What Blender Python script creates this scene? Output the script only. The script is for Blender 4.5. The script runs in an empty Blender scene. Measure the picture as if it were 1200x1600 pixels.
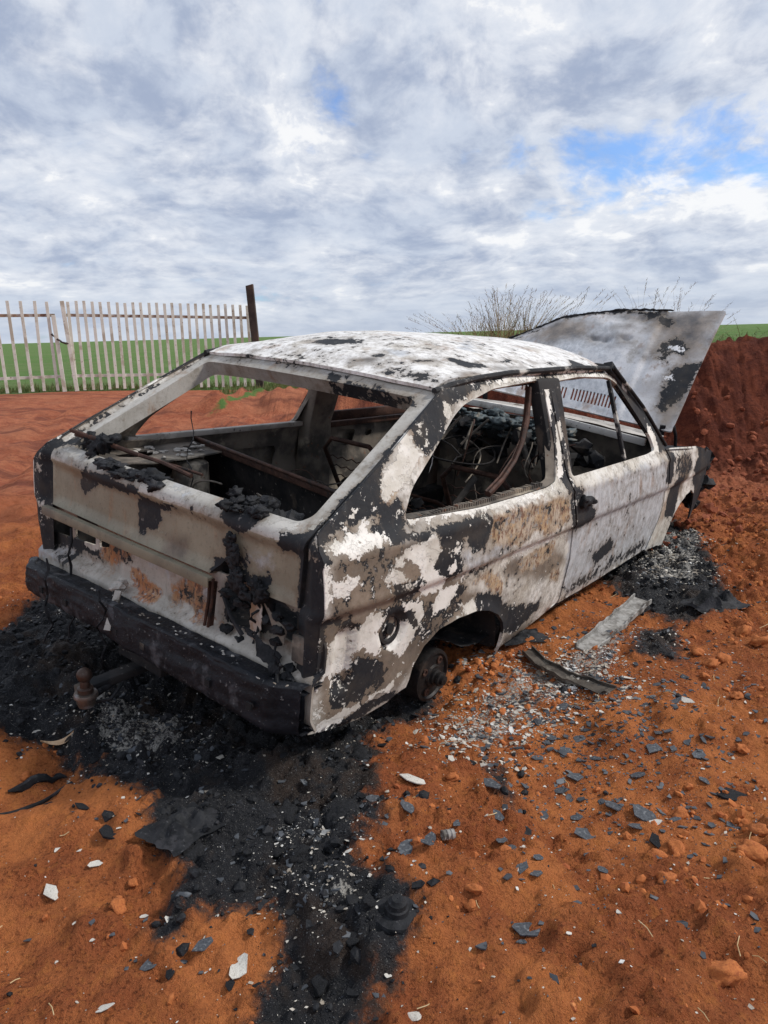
import bpy, bmesh, math, random
import numpy as np
from mathutils import Vector, Matrix
from mathutils.geometry import delaunay_2d_cdt

random.seed(7)
RNG = np.random.default_rng(11)
scene = bpy.context.scene
COL = scene.collection
R = math.radians

# ------------------------------------------------------------------ camera
cam_d = bpy.data.cameras.new('camera')
cam = bpy.data.objects.new('camera', cam_d)
COL.objects.link(cam)
cam_d.sensor_fit = 'HORIZONTAL'; cam_d.sensor_width = 36.0; cam_d.lens = 35.62
cam_d.clip_start = 0.05; cam_d.clip_end = 6000
RW = ((0.99966, -0.006, -0.02557), (0.02626, 0.22842, 0.97321), (0.0, 0.97355, -0.22849))
CAMZ = 1.32
cam.matrix_world = Matrix(((RW[0][0], RW[1][0], -RW[2][0], 0), (RW[0][1], RW[1][1], -RW[2][1], 0),
                           (RW[0][2], RW[1][2], -RW[2][2], CAMZ), (0, 0, 0, 1)))
scene.camera = cam

# ------------------------------------------------------------------ light
scene.view_settings.view_transform = 'Standard'
scene.view_settings.look = 'None'
scene.view_settings.exposure = 0.27
scene.view_settings.gamma = 1.0
SUN_DIR = Vector((0.72, 0.02, 0.66)).normalized()      # towards the sun: high on the right, behind thin cloud
sun_el = math.asin(SUN_DIR.z); sun_az = math.atan2(SUN_DIR.x, SUN_DIR.y)
sd = bpy.data.lights.new('sun', 'SUN'); sd.energy = 2.3; sd.angle = R(8); sd.color = (1.0, 0.95, 0.88)
so = bpy.data.objects.new('sun', sd); COL.objects.link(so)
so.rotation_euler = SUN_DIR.to_track_quat('Z', 'Y').to_euler(); so.location = (0, 0, 30)

world = bpy.data.worlds.new('World'); scene.world = world; world.use_nodes = True
NT = world.node_tree; NT.nodes.clear()

class NB:
    """tiny node-building helper"""
    def __init__(s, tree): s.t = tree
    def n(s, typ, **kw):
        nd = s.t.nodes.new(typ)
        for k, v in kw.items():
            if k.startswith('i_'):
                k = k[2:]; k = int(k) if k.isdigit() else k.replace('_', ' ')
                s.put(nd.inputs[k], v)
            else: setattr(nd, k, v)
        return nd
    def put(s, sock, v):
        if hasattr(v, 'is_output') or isinstance(v, bpy.types.NodeSocket): s.t.links.new(v, sock)
        else:
            if sock.type == 'RGBA' and len(v) == 3: v = (*v, 1)
            sock.default_value = v
    def math(s, op, a, b=None, c=None, clamp=False):
        nd = s.n('ShaderNodeMath', operation=op, use_clamp=clamp)
        for i, v in enumerate((a, b, c)):
            if v is not None: s.put(nd.inputs[i], v)
        return nd.outputs[0]
    def vmath(s, op, a, b=None):
        nd = s.n('ShaderNodeVectorMath', operation=op); s.put(nd.inputs[0], a)
        if b is not None: s.put(nd.inputs[1], b)
        return nd.outputs[0]
    def noise(s, vec, scale, detail=6, rough=.55, dist=0.0, out=0):
        nd = s.n('ShaderNodeTexNoise'); s.put(nd.inputs['Vector'], vec)
        nd.inputs['Scale'].default_value = scale; nd.inputs['Detail'].default_value = detail
        nd.inputs['Roughness'].default_value = rough; nd.inputs['Distortion'].default_value = dist
        return nd.outputs[out]
    def ramp(s, fac, lo, hi, a=0.0, b=1.0, smooth=True):
        nd = s.n('ShaderNodeMapRange', interpolation_type='SMOOTHSTEP' if smooth else 'LINEAR')
        s.put(nd.inputs[0], fac)
        for i, v in zip((1, 2, 3, 4), (lo, hi, a, b)): s.put(nd.inputs[i], v)
        return nd.outputs[0]
    def mix(s, fac, a, b, mode='MIX'):
        nd = s.n('ShaderNodeMix', data_type='RGBA', blend_type=mode)
        s.put(nd.inputs[0], fac); s.put(nd.inputs[6], a); s.put(nd.inputs[7], b)
        return nd.outputs[2]
    def attr(s, name):
        return s.n('ShaderNodeAttribute', attribute_name=name)

w = NB(NT)
sky = w.n('ShaderNodeTexSky', sky_type='NISHITA', sun_disc=False, sun_elevation=sun_el, sun_rotation=sun_az, air_density=1.0, dust_density=0.6, ozone_density=2.0)
geo = w.n('ShaderNodeTexCoord')
sep = w.n('ShaderNodeSeparateXYZ'); w.put(sep.inputs[0], geo.outputs['Generated'])
zup = w.math('MAXIMUM', sep.outputs[2], 0.0)
hyp = w.math('SQRT', w.math('ADD', w.math('ADD', w.math('MULTIPLY', sep.outputs[0], sep.outputs[0]), w.math('MULTIPLY', sep.outputs[1], sep.outputs[1])), .0001))
cv = w.n('ShaderNodeCombineXYZ')
w.put(cv.inputs[0], w.math('MULTIPLY', w.math('DIVIDE', sep.outputs[0], hyp), 1.9)); w.put(cv.inputs[1], w.math('DIVIDE', 1.05, w.math('ADD', zup, .36))); w.put(cv.inputs[2], w.math('ADD', w.math('MULTIPLY', w.math('DIVIDE', sep.outputs[1], hyp), .3), 3.7))
CV = cv.outputs[0]
wq = w.n('ShaderNodeTexNoise'); w.put(wq.inputs['Vector'], CV); wq.inputs['Scale'].default_value = 2.2; wq.inputs['Detail'].default_value = 4
wofs = w.n('ShaderNodeVectorMath', operation='MULTIPLY_ADD'); w.put(wofs.inputs[0], w.vmath('SUBTRACT', wq.outputs['Color'], (.5, .5, .5))); wofs.inputs[1].default_value = (.20, .20, .20); w.put(wofs.inputs[2], CV)
CW = wofs.outputs[0]
def cloud(vec): return w.math('ADD', w.math('MULTIPLY', w.noise(vec, 1.7, 3, .5), .5), w.math('MULTIPLY', w.noise(w.vmath('ADD', vec, (3.1, 1.7, .4)), 4.4, 10, .57), .5))
d1 = cloud(CW); d2 = cloud(w.vmath('ADD', CW, (.06, -.11, 0)))
fine = w.noise(w.vmath('ADD', CW, (7.3, 2.1, 1.0)), 15, 8, .60)
# opening in the cloud, a direction in the sky to the right
dgap = w.n('ShaderNodeVectorMath', operation='DISTANCE')
w.put(dgap.inputs[0], w.vmath('MULTIPLY', geo.outputs['Generated'], (1, 0, 3.0))); dgap.inputs[1].default_value = (.25, 0, .20 * 3.0)
gap = w.ramp(dgap.outputs['Value'], .0, .26, .085, 0)
dens = w.math('SUBTRACT', w.math('ADD', w.math('MULTIPLY', d1, .85), w.math('MULTIPLY', fine, .15)), gap)
cover = w.ramp(dens, .345, .45, .10, .97)
rel = w.math('MULTIPLY', w.math('SUBTRACT', d1, d2), 3.0)
thick = w.math('MULTIPLY', w.math('SUBTRACT', d1, .5), -1.9)
shade = w.ramp(w.math('ADD', w.math('ADD', w.math('ADD', rel, thick), .52), w.math('MULTIPLY', w.math('SUBTRACT', fine, .5), .9)), .24, .92)
dkc = w.mix(w.ramp(w.noise(w.vmath('ADD', CW, (1.3, 8.1, 2.2)), 6.5, 9, .60), .36, .64), (3.2, 3.75, 4.95), (5.2, 5.7, 6.6))
ccol = w.mix(shade, dkc, (7.1, 7.3, 7.7))
ccol = w.mix(w.ramp(shade, .78, 1.0, 0, .8), ccol, (8.2, 8.2, 8.2))
hz = w.ramp(sep.outputs[2], .0, .09, .55, 0)
ccol = w.mix(hz, ccol, (4.7, 5.25, 6.2))
skyc = w.mix(1.0, sky.outputs[0], (.80, 1.05, 1.45), 'MULTIPLY')
tot = w.mix(cover, skyc, ccol)
below = w.ramp(sep.outputs[2], -.02, 0.0)
tot = w.mix(below, (2.4, 1.5, 1.0), tot)
bg = w.n('ShaderNodeBackground'); w.put(bg.inputs[0], tot); bg.inputs[1].default_value = 0.1
ow = w.n('ShaderNodeOutputWorld'); NT.links.new(bg.outputs[0], ow.inputs[0])

# ------------------------------------------------------------------ numpy noise
def _h(ix, iy, iz, seed):
    n = (ix * 374761393 + iy * 668265263 + iz * 1274126177 + seed * 974634541) & 0xffffffff
    n = ((n ^ (n >> 13)) * 1274126177) & 0xffffffff
    n = (n ^ (n >> 16)) & 0xffffff
    return n / float(0xffffff)
def vnoise(P, scale=1.0, seed=0):
    P = np.atleast_2d(np.asarray(P, float)) * scale
    if P.shape[1] == 2: P = np.c_[P, np.zeros(len(P))]
    i = np.floor(P).astype(np.int64); f = P - i; f = f * f * (3 - 2 * f)
    o = 0
    for dx in (0, 1):
        for dy in (0, 1):
            for dz in (0, 1):
                wgt = (f[:, 0] if dx else 1 - f[:, 0]) * (f[:, 1] if dy else 1 - f[:, 1]) * (f[:, 2] if dz else 1 - f[:, 2])
                o = o + wgt * _h(i[:, 0] + dx, i[:, 1] + dy, i[:, 2] + dz, seed)
    return o * 2 - 1
def fbm(P, scale=1.0, octv=4, seed=0, gain=.5):
    a = 1.0; t = 0; s = 0
    for k in range(octv):
        s = s + a * vnoise(P, scale * 2 ** k, seed + 17 * k); t += a; a *= gain
    return s / t
def worley(P, scale, seed=0):
    P = np.asarray(P, float)[:, :2] * scale; i = np.floor(P).astype(np.int64); o = np.full(len(P), 9.0); z0 = np.zeros(len(P), np.int64); hgt = np.zeros(len(P))
    for dx in (-1, 0, 1):
        for dy in (-1, 0, 1):
            cx_, cy_ = i[:, 0] + dx, i[:, 1] + dy
            d = np.hypot(cx_ + _h(cx_, cy_, z0, seed) - P[:, 0], cy_ + _h(cx_, cy_, z0, seed + 1) - P[:, 1]); q = _h(cx_, cy_, z0, seed + 2)
            v = d / (.35 + .65 * q); m = v < o; o = np.where(m, v, o); hgt = np.where(m, q, hgt)
    return np.sqrt(np.clip(1 - o * o * 1.1, 0, 1)) * (.35 + .65 * hgt)
def smooth(e0, e1, x):
    t = np.clip((x - e0) / (e1 - e0), 0, 1); return t * t * (3 - 2 * t)
def sdist(P, poly):
    """signed distance of points to a polygon, negative inside"""
    poly = np.asarray(poly, float); n = len(poly)
    d = np.full(len(P), 1e9); ins = np.zeros(len(P), bool)
    for k in range(n):
        a, b = poly[k], poly[(k + 1) % n]; e = b - a; wv = P - a
        t = np.clip((wv @ e) / max(e @ e, 1e-12), 0, 1)
        d = np.minimum(d, ((wv - t[:, None] * e) ** 2).sum(1))
        c = ((a[1] > P[:, 1]) != (b[1] > P[:, 1]))
        with np.errstate(divide='ignore', invalid='ignore'):
            xi = a[0] + (P[:, 1] - a[1]) * e[0] / (e[1] if e[1] else 1e-12)
        ins ^= c & (P[:, 0] < xi)
    return np.where(ins, -1, 1) * np.sqrt(d)
def field(P, polys, wd):
    o = np.zeros(len(P))
    for q in polys:
        q = np.asarray(q); lo = q.min(0) - wd; hi = q.max(0) + wd
        m = ((P >= lo) & (P <= hi)).all(1)
        if m.any(): o[m] = np.maximum(o[m], np.clip(.5 - sdist(P[m], q) / (2 * wd), 0, 1))
    return o

# ------------------------------------------------------------------ patches of soot, bare paint, rust, primer, with some highlight and shade painted in (panel coordinates, metres)
PATCH = {
'side':{
'M':[((-.287,.873),(-.031,.834),(-.019,.674),(-.093,.650),(-.193,.633),(-.294,.690)),
 ((-.480,.707),(-.087,.671),(.127,.571),(-.092,.457),(-.360,.498)),
 ((-.619,.541),(-.329,.488),(-.312,.349),(-.556,.340)),
 ((.921,.307),(1.948,.354),(1.887,.453),(1.279,.444),(.872,.431)),
 ((-.424,1.002),(-.359,.984),(-.373,.878),(-.498,.915)),
 ((.043,1.241),(.331,1.298),(.764,1.315),(.705,1.289),(.293,1.257),(.112,1.223)),
 ((1.465,1.247),(1.718,.965),(1.990,.909),(1.651,1.211)),
 ((1.993,.894),(2.352,.876),(2.618,.690),(2.174,.695)),
 ((-.620,.422),(-.426,.435),(-.317,.441),(-.285,.355),(-.447,.341),(-.600,.329)),
 ((.344,.486),(.677,.405),(.689,.339),(.553,.311)),
 ((-.633,.892),(-.456,.912),(-.456,.856),(-.612,.856)),
 ((.650,.887),(.805,.866),(.840,.666),(.795,.668),(.757,.831)),
 ((-.025,.728),(.266,.686),(.205,.619),(.045,.625))],
'K':[((-.018,1.271),(.136,1.276),(.036,1.243),(.009,1.228),(.012,1.188),(-.041,1.128),(-.065,1.122),(-.130,1.089),(-.184,1.120),(-.181,1.158),(-.206,1.167),(-.143,1.205)),
 ((-.211,1.171),(-.289,1.114),(-.311,1.083),(-.355,1.059),(-.386,.987),(-.360,.966),(-.301,.969),(-.309,.926),(-.294,.906),(-.306,.890),(-.377,.883),(-.453,.902),(-.450,.918),(-.410,.913),(-.394,.928),(-.394,.963),(-.414,.966),(-.448,.943),(-.489,.928),(-.518,.929),(-.528,.947),(-.561,.931),(-.640,.891),(-.716,.887),(-.696,.951),(-.604,.978),(-.472,1.032),(-.339,1.100)),
 ((-.717,.930),(-.639,.893),(-.627,.854),(-.671,.797),(-.672,.730),(-.639,.674),(-.611,.539),(-.625,.491),(-.728,.545)),
 ((-.268,.866),(-.139,.871),(-.032,.873),(.149,.864),(.143,.824),(.111,.747),(.044,.756),(.005,.779),(.000,.809),(-.034,.815),(-.045,.753),(-.021,.696),(-.093,.682),(-.132,.711),(-.197,.746),(-.199,.770),(-.145,.788),(-.175,.854),(-.223,.831),(-.278,.849)),
 ((-.378,.733),(-.303,.716),(-.244,.709),(-.197,.765),(-.089,.679),(-.199,.685),(-.256,.671),(-.351,.668),(-.376,.707)),
 ((.111,.569),(.207,.555),(.310,.514),(.383,.449),(.510,.432),(.546,.409),(.666,.402),(.659,.362),(.567,.327),(.508,.303),(.357,.354),(.273,.444),(.131,.486)),
 ((-.409,.643),(-.358,.656),(-.271,.647),(-.199,.642),(-.182,.617),(-.197,.549),(-.261,.525),(-.287,.589),(-.338,.603),(-.354,.510),(-.387,.535)),
 ((-.184,.581),(-.033,.643),(.038,.610),(-.121,.549)),
 ((-.583,.428),(-.492,.458),(-.495,.514),(-.455,.522),(-.392,.480),(-.350,.459),(-.351,.423),(-.425,.392),(-.515,.368),(-.573,.376)),
 ((-.289,.340),(-.221,.297),(-.373,.311),(-.414,.296),(-.588,.286),(-.607,.325),(-.482,.317),(-.455,.367),(-.419,.337)),
 ((-.452,.922),(-.376,.900),(-.310,.878),(-.219,.851),(-.202,.829),(-.295,.864),(-.370,.859),(-.440,.887)),
 ((-.634,.691),(-.521,.654),(-.466,.626),(-.461,.598),(-.567,.647),(-.629,.658)),
 ((.022,1.275),(.356,1.312),(.803,1.332),(1.512,1.323),(1.546,1.287),(.735,1.302),(.312,1.282),(.101,1.244),(.032,1.211)),
 ((.688,1.276),(.776,1.292),(.858,1.276),(.818,1.043),(.816,.878),(.759,.850),(.718,.929),(.717,1.051),(.736,1.245)),
 ((1.491,1.315),(1.654,1.217),(1.936,.984),(2.038,.888),(1.884,.903),(1.702,.936),(1.630,1.092),(1.497,1.231)),
 ((.768,.896),(.894,.840),(.904,.790),(1.050,.738),(1.034,.681),(.914,.680),(.823,.683),(.783,.788)),
 ((1.968,.896),(2.068,.878),(2.069,.764),(2.050,.703),(1.952,.744)),
 ((2.120,.510),(2.100,.639),(2.131,.719),(2.319,.731),(2.312,.575),(2.271,.482)),
 ((1.140,.492),(1.343,.536),(1.433,.478),(1.231,.437)),((2.46,.95),(3.20,.90),(3.20,.30),(2.72,.30),(2.74,.56),(2.64,.63),(2.58,.70),(2.50,.73),(2.60,.80))],
'W':[((-.273,.914),(.135,.905),(.406,.892),(.649,.884),(.657,.873),(.164,.879),(-.279,.900)),  # first band: highlight along the window ledge, painted in as pale paint
 ((.746,1.269),(.791,1.268),(.681,.921),(.632,.915)),
 ((.252,.666),(.571,.688),(.822,.673),(.825,.666),(.577,.674),(.280,.648)),
 ((-.494,.594),(-.439,.618),(-.375,.559),(-.386,.492),(-.447,.526)),
 ((-.354,.510),(-.278,.594),(-.226,.543),(-.272,.455)),
 ((-.455,.656),(-.384,.650),(-.390,.591),(-.487,.552),(-.520,.602)),
 ((.025,.568),(.104,.562),(.122,.477),(.063,.495)),
 ((-.670,.851),(-.632,.844),(-.639,.710),(-.672,.730)),
 ((-.183,.715),(-.089,.679),(-.093,.651),(-.233,.658)),
 ((-.267,.753),(-.185,.735),(-.135,.683),(-.195,.670)),
 ((-.101,.791),(-.055,.796),(-.032,.764),(-.079,.767)),
 ((-.624,.896),(-.486,.900),(-.386,.896),(-.384,.873),(-.509,.871),(-.617,.868)),
 ((-.337,.829),(-.280,.837),(-.249,.782),(-.306,.787)),
 ((-.061,.501),(.004,.520),(.038,.494),(-.026,.467)),
 ((-.605,.346),(-.497,.361),(-.453,.359),(-.427,.332),(-.548,.314)),
 ((-.368,.805),(-.331,.810),(-.325,.785),(-.362,.786)),
 ((-.098,.737),(-.066,.751),(-.050,.706),(-.089,.701)),
 ((-.242,.695),(-.160,.696),(-.093,.651),(-.189,.647)),
 ((.013,1.240),(.039,1.231),(.050,1.210),(.035,1.179),(.010,1.172),(.007,1.212)),
 ((-.214,1.160),(-.178,1.158),(-.193,1.121),(-.147,1.098),(-.152,1.083),(-.292,.997),(-.358,.969),(-.381,.986),(-.356,1.055),(-.300,1.082)),
 ((-.528,.947),(-.486,.969),(-.481,.954),(-.515,.942)),
 ((-.489,.928),(-.465,.938),(-.437,.927),(-.458,.913),(-.450,.894),(-.395,.896),(-.381,.869),(-.536,.856),(-.606,.865),(-.640,.891),(-.489,.883)),
 ((-.567,.801),(-.528,.802),(-.515,.770),(-.600,.747),(-.630,.766),(-.621,.792)),
 ((-.299,.834),(-.240,.842),(-.186,.864),(-.144,.793),(-.207,.760),(-.101,.682),(-.107,.662),(-.245,.729),(-.268,.773),(-.313,.806)),
 ((-.153,.631),(-.022,.648),(-.021,.603),(-.071,.572),(-.128,.573)),
 ((-.308,.643),(-.199,.642),(-.184,.581),(-.208,.552),(-.241,.604)),
 ((-.432,.770),(-.362,.783),(-.304,.736),(-.332,.723),(-.415,.760)),
 ((-.068,.817),(-.043,.812),(-.049,.799),(-.069,.805)),
 ((-.620,.345),(-.549,.345),(-.443,.355),(-.329,.371),(-.266,.393),(-.301,.345),(-.443,.355),(-.482,.317),(-.580,.313)),
 ((-.614,.604),(-.556,.625),(-.517,.634),(-.501,.543),(-.521,.482),(-.617,.488)),
 ((.769,1.119),(.816,1.122),(.755,.923),(.705,.904)),
 ((1.784,1.042),(1.859,1.004),(1.884,.904),(1.747,.902)),
 ((.291,1.283),(.479,1.303),(.723,1.309),(.695,1.294),(.400,1.280)),
 ((.895,1.294),(1.449,1.300),(1.456,1.281),(.878,1.273))],
'T':[((-.626,.891),(-.458,.907),(-.370,.859),(-.239,.854),(-.102,.785),(-.021,.685),(.118,.558),(-.043,.518),(-.151,.430),(-.261,.345),(-.437,.337),(-.598,.321),(-.651,.552)),
 ((-.529,.796),(-.378,.739),(-.178,.687),(-.223,.613),(-.464,.612),(-.546,.661)),
 ((-.410,.690),(-.002,.621),(.139,.576),(-.043,.518),(-.185,.471),(-.317,.441)),
 ((-.385,.991),(-.277,.970),(-.307,.886),(-.398,.886),(-.452,.915)),
 ((-.628,.848),(-.573,.866),(-.481,.855),(-.436,.818),(-.441,.778),(-.369,.731),(-.351,.668),(-.456,.662),(-.546,.661),(-.626,.682),(-.644,.734)),
 ((-.550,.937),(-.518,.946),(-.478,.916),(-.486,.893),(-.551,.893),(-.615,.900)),
 ((-.447,.946),(-.409,.965),(-.395,.924),(-.421,.914)),
 ((-.415,.843),(-.351,.861),(-.332,.798),(-.379,.789),(-.421,.803)),
 ((-.350,.495),(-.208,.552),(-.084,.575),(.031,.589),(.107,.553),(-.017,.511),(-.098,.474),(-.151,.430),(-.221,.377),(-.337,.403)),
 ((-.278,.902),(-.090,.900),(.056,.897),(.156,.883),(.120,.863),(-.098,.874),(-.286,.877)),
 ((.418,.313),(.552,.336),(.659,.281),(.420,.221)),
 ((.309,.629),(.388,.659),(.477,.614),(.733,.621),(.850,.528),(.652,.507),(.452,.558),(.346,.590)),
 ((-.349,.707),(-.245,.722),(-.099,.674),(-.251,.649)),
 ((2.206,.837),(2.376,.846),(2.444,.772),(2.312,.575),(2.207,.514)),
 ((-.622,.656),(-.553,.656),(-.557,.587),(-.615,.610))],
'R':[((.158,.862),(.463,.852),(.690,.847),(.769,.824),(.775,.724),(.564,.707),(.470,.749),(.371,.704),(.169,.762),(.128,.791)),
 ((-.000,.626),(.194,.651),(.329,.576),(.310,.514),(.202,.568),(.142,.624)),
 ((.399,.632),(.583,.660),(.716,.658),(.692,.591),(.530,.577),(.441,.586)),
 ((.709,.527),(.797,.519),(.820,.451),(.738,.472)),
 ((-.381,.986),(-.300,1.009),(-.294,.990),(-.358,.969))],
'G':[((-.038,.782),(.036,.747),(.253,.756),(.346,.721),(.177,.701),(.057,.678),(-.042,.722)),
 ((.851,.850),(1.943,.866),(2.049,.553),(1.934,.369),(1.350,.342),(.913,.359),(.805,.682)),
 ((-.315,1.069),(-.242,1.114),(-.254,1.041),(-.323,1.026))],
},
'tail':{
'M':[((.71,.92),(.49,.93),(.40,.90),(.09,.90),(-.16,.91),(-.16,.88),(.10,.87),(.45,.86),(.66,.89)),
 ((-.03,.88),(-.32,.88),(-.45,.87),(-.57,.86),(-.64,.85),(-.63,.83),(-.42,.85),(-.03,.84)),
 ((-.64,1.02),(-.62,1.09),(-.65,1.09),(-.66,1.02)),
 ((.48,1.26),(.19,1.27),(-.30,1.25),(-.54,1.23),(-.55,1.22),(-.30,1.24),(.17,1.25),(.45,1.24)),
 ((.81,.84),(.77,.93),(.70,.98),(.64,.97),(.67,.92),(.74,.85)),
 ((-.26,.74),(-.40,.81),(-.54,.77),(-.53,.67),(-.37,.64))],
'K':[((.75,.83),(.70,.86),(.65,.85),(.66,.79),(.69,.70),(.73,.70),(.80,.68),(.81,.75),(.75,.78)),
 ((.47,.81),(.44,.87),(.34,.86),(.35,.84),(.41,.81),(.44,.77)),
 ((.44,.87),(.30,.89),(.17,.88),(.07,.89),(.07,.87),(.18,.85),(.32,.85)),
 ((.11,.85),(.06,.86),(-.07,.85),(-.01,.83),(-.02,.80),(-.00,.76),(.05,.76),(.07,.73),(.10,.73)),
 ((-.32,.81),(-.35,.83),(-.36,.81),(-.37,.76),(-.39,.74),(-.41,.71),(-.46,.74),(-.49,.75),(-.53,.75),(-.51,.69),(-.48,.66),(-.43,.67),(-.37,.66),(-.32,.66),(-.28,.69),(-.30,.75),(-.33,.76)),
 ((-.64,.87),(-.68,.89),(-.74,.90),(-.77,.65),(-.65,.61),(-.65,.70),(-.60,.68),(-.64,.70),(-.64,.81)),
 ((-.54,.89),(-.63,.91),(-.64,.92),(-.66,.95),(-.74,.90),(-.65,.85),(-.58,.85)),
 ((-.32,.88),(-.32,.92),(-.47,.91),(-.44,.87),(-.39,.85)),
 ((.71,.92),(.66,.95),(.57,.94),(.64,.92),(.64,.91)),
 ((.83,.85),(.75,.94),(.73,.96),(.73,.97),(.72,.95),(.73,.90),(.81,.83)),
 ((-.61,1.17),(-.61,1.13),(-.62,1.09),(-.64,1.09),(-.62,1.16)),
 ((-.64,1.02),(-.64,.96),(-.65,.94),(-.67,.99)),
 ((-.15,1.25),(-.31,1.24),(-.53,1.23),(-.55,1.22),(-.33,1.23),(-.16,1.24))],
'W':[((-.68,.87),(-.69,.87),(-.69,.82),(-.68,.82)),
 ((-.43,.86),(-.49,.91),(-.52,.92),(-.61,.92),(-.62,.91),(-.55,.90),(-.57,.88),(-.45,.85)),
 ((-.63,.92),(-.64,.95),(-.65,.94),(-.64,.92)),
 ((.62,.91),(.51,.93),(.45,.91),(.47,.90)),
 ((.10,.90),(.07,.92),(-.12,.91),(-.16,.88),(.07,.87)),
 ((.65,.86),(.63,.84),(.64,.78),(.68,.70),(.68,.72)),
 ((-.01,.78),(-.04,.78),(-.02,.74),(.01,.75))],
'T':[((-.37,.79),(-.40,.80),(-.43,.77),(-.40,.74),(-.38,.74)),
 ((.06,.82),(-.02,.83),(-.01,.78),(.04,.76)),
 ((.22,1.28),(-.09,1.28),(-.12,1.26),(.18,1.26)),
 ((-.04,.76),(-.16,.77),(-.16,.70),(-.05,.69))],
'R':[],
'G':[((-.45,.82),(-.48,.83),(-.48,.77),(-.45,.77)),
 ((-.48,.81),(-.52,.82),(-.52,.80),(-.48,.78)),
 ((-.41,.78),(-.45,.81),(-.44,.77),(-.42,.76)),
 ((.21,1.26),(.14,1.28),(-.08,1.27),(-.24,1.26),(-.23,1.25),(-.06,1.26),(.17,1.25)),
 ((-.64,1.02),(-.62,1.09),(-.64,1.09),(-.66,1.02)),
 ((-.05,.91),(-.12,.91),(-.15,.91),(-.08,.90))],
},
'back':{
'M':[((-.04,.49),(-.18,.50),(-.39,.52),(-.57,.54),(-.70,.55),(-.70,.59),(-.50,.59),(-.25,.53),(-.04,.51)),
 ((.83,.54),(.52,.56),(.29,.57),(.30,.53),(.58,.48),(.82,.50)),
 ((.36,.67),(.13,.67),(.14,.59),(.37,.56)),
 ((-.07,.62),(-.28,.65),(-.25,.52),(-.07,.52))],
'K':[((-.33,.67),(-.44,.68),(-.53,.70),(-.61,.68),(-.67,.67),(-.67,.62),(-.51,.57),(-.42,.55),(-.32,.55),(-.33,.62)),
 ((.87,.68),(.69,.70),(.66,.59),(.53,.59),(.51,.70),(.37,.70),(.37,.57),(.74,.52),(.83,.55)),
 ((.51,.58),(.47,.58),(.51,.51),(.55,.49)),
 ((-.56,.62),(-.77,.71),(-.77,.65),(-.67,.62)),
 ((-.69,.63),(-.77,.67),(-.80,.51),(-.78,.44),(-.69,.53))],
'W':[((-.63,.66),(-.65,.67),(-.65,.66),(-.61,.65)),
 ((.47,.60),(.38,.64),(.36,.59),(.46,.57))],
'T':[((.70,.68),(.53,.67),(.54,.58),(.68,.58)),
 ((-.41,.65),(-.49,.66),(-.49,.60),(-.41,.57)),
 ((-.63,.62),(-.70,.64),(-.70,.60),(-.64,.57)),
 ((-.52,.69),(-.61,.69),(-.60,.67),(-.52,.67))],
'R':[((-.08,.59),(-.18,.66),(-.20,.66),(-.22,.61),(-.21,.55),(-.15,.55),(-.08,.54)),
 ((.35,.67),(.26,.68),(.14,.67),(.18,.61),(.26,.56),(.37,.56)),
 ((.16,.58),(.09,.58),(-.01,.55),(.01,.50),(.16,.52)),
 ((-.20,.58),(-.28,.59),(-.28,.53),(-.19,.52)),
 ((-.06,.44),(-.30,.46),(-.56,.46),(-.55,.42),(-.27,.41),(-.04,.39)),
 ((-.31,.54),(-.42,.55),(-.37,.53),(-.31,.52))],
'G':[((.78,.54),(.51,.56),(.54,.50),(.73,.48)),
 ((-.20,.66),(-.29,.67),(-.27,.57),(-.22,.52)),
 ((.08,.67),(-.06,.67),(-.05,.62),(.08,.62))],
},
'roof':{
'M':[((.00,-.58),(.25,-.62),(.60,-.56),(.56,-.58),(.27,-.62),(-.01,-.62)),
 ((.26,.30),(.35,.04),(.27,-.11),(.10,.06)),
 ((.04,-.34),(.14,-.51),(.14,-.62),(.03,-.62),(-.02,-.39)),
 ((.05,-.22),(.12,-.39),(.03,-.46),(-.01,-.35))],
'K':[((.20,.16),(.28,.09),(.27,-.01),(.23,-.03),(.17,.02),(.16,.11)),
 ((.11,-.21),(.16,-.21),(.14,-.26),(.09,-.24)),
 ((.10,-.32),(.12,-.37),(.10,-.37)),
 ((-.05,.30),(.02,.32),(-.05,.24)),
 ((.02,-.33),(.05,-.36),(.04,-.39),(.01,-.37)),
 ((.32,-.40),(.36,-.47),(.44,-.52),(.34,-.53),(.28,-.49)),
 ((.17,-.36),(.25,-.41),(.22,-.42),(.15,-.38)),
 ((.05,-.46),(.06,-.50),(.02,-.53),(.03,-.49)),
 ((.15,-.62),(.30,-.57),(.25,-.62),(.13,-.62)),
 ((1.22,-.48),(1.27,-.54),(1.10,-.55)),
 ((.53,-.49),(.70,-.47),(.61,-.50)),
 ((.05,-.44),(.10,-.50),(.07,-.51),(.03,-.46)),
 ((.06,-.59),(.08,-.62),(.05,-.62)),
 ((.93,-.51),(1.02,-.51),(.95,-.53)),
 ((.10,-.34),(.13,-.36),(.10,-.37))],
'W':[],
'T':[((.43,-.54),(.69,-.53),(.69,-.55),(.39,-.56)),
 ((.21,-.53),(.31,-.56),(.21,-.61),(.15,-.58)),
 ((.83,-.49),(.93,-.51),(.81,-.52)),
 ((.06,-.15),(.11,-.25),(.07,-.27),(.03,-.19))],
'R':[],
'G':[((.72,-.21),(.76,-.23),(.56,-.38),(.48,-.36)),
 ((.21,-.22),(.24,-.28),(.18,-.32),(.17,-.26)),
 ((.09,-.56),(.15,-.58),(.13,-.62),(.07,-.59)),
 ((.22,-.21),(.24,-.29),(.20,-.31),(.19,-.24)),
 ((.08,.03),(.10,-.02),(.08,-.04))],
},
'hood':{
'M':[((.990,1.000),(.740,1.000),(.760,.965),(.890,.765))],
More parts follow.
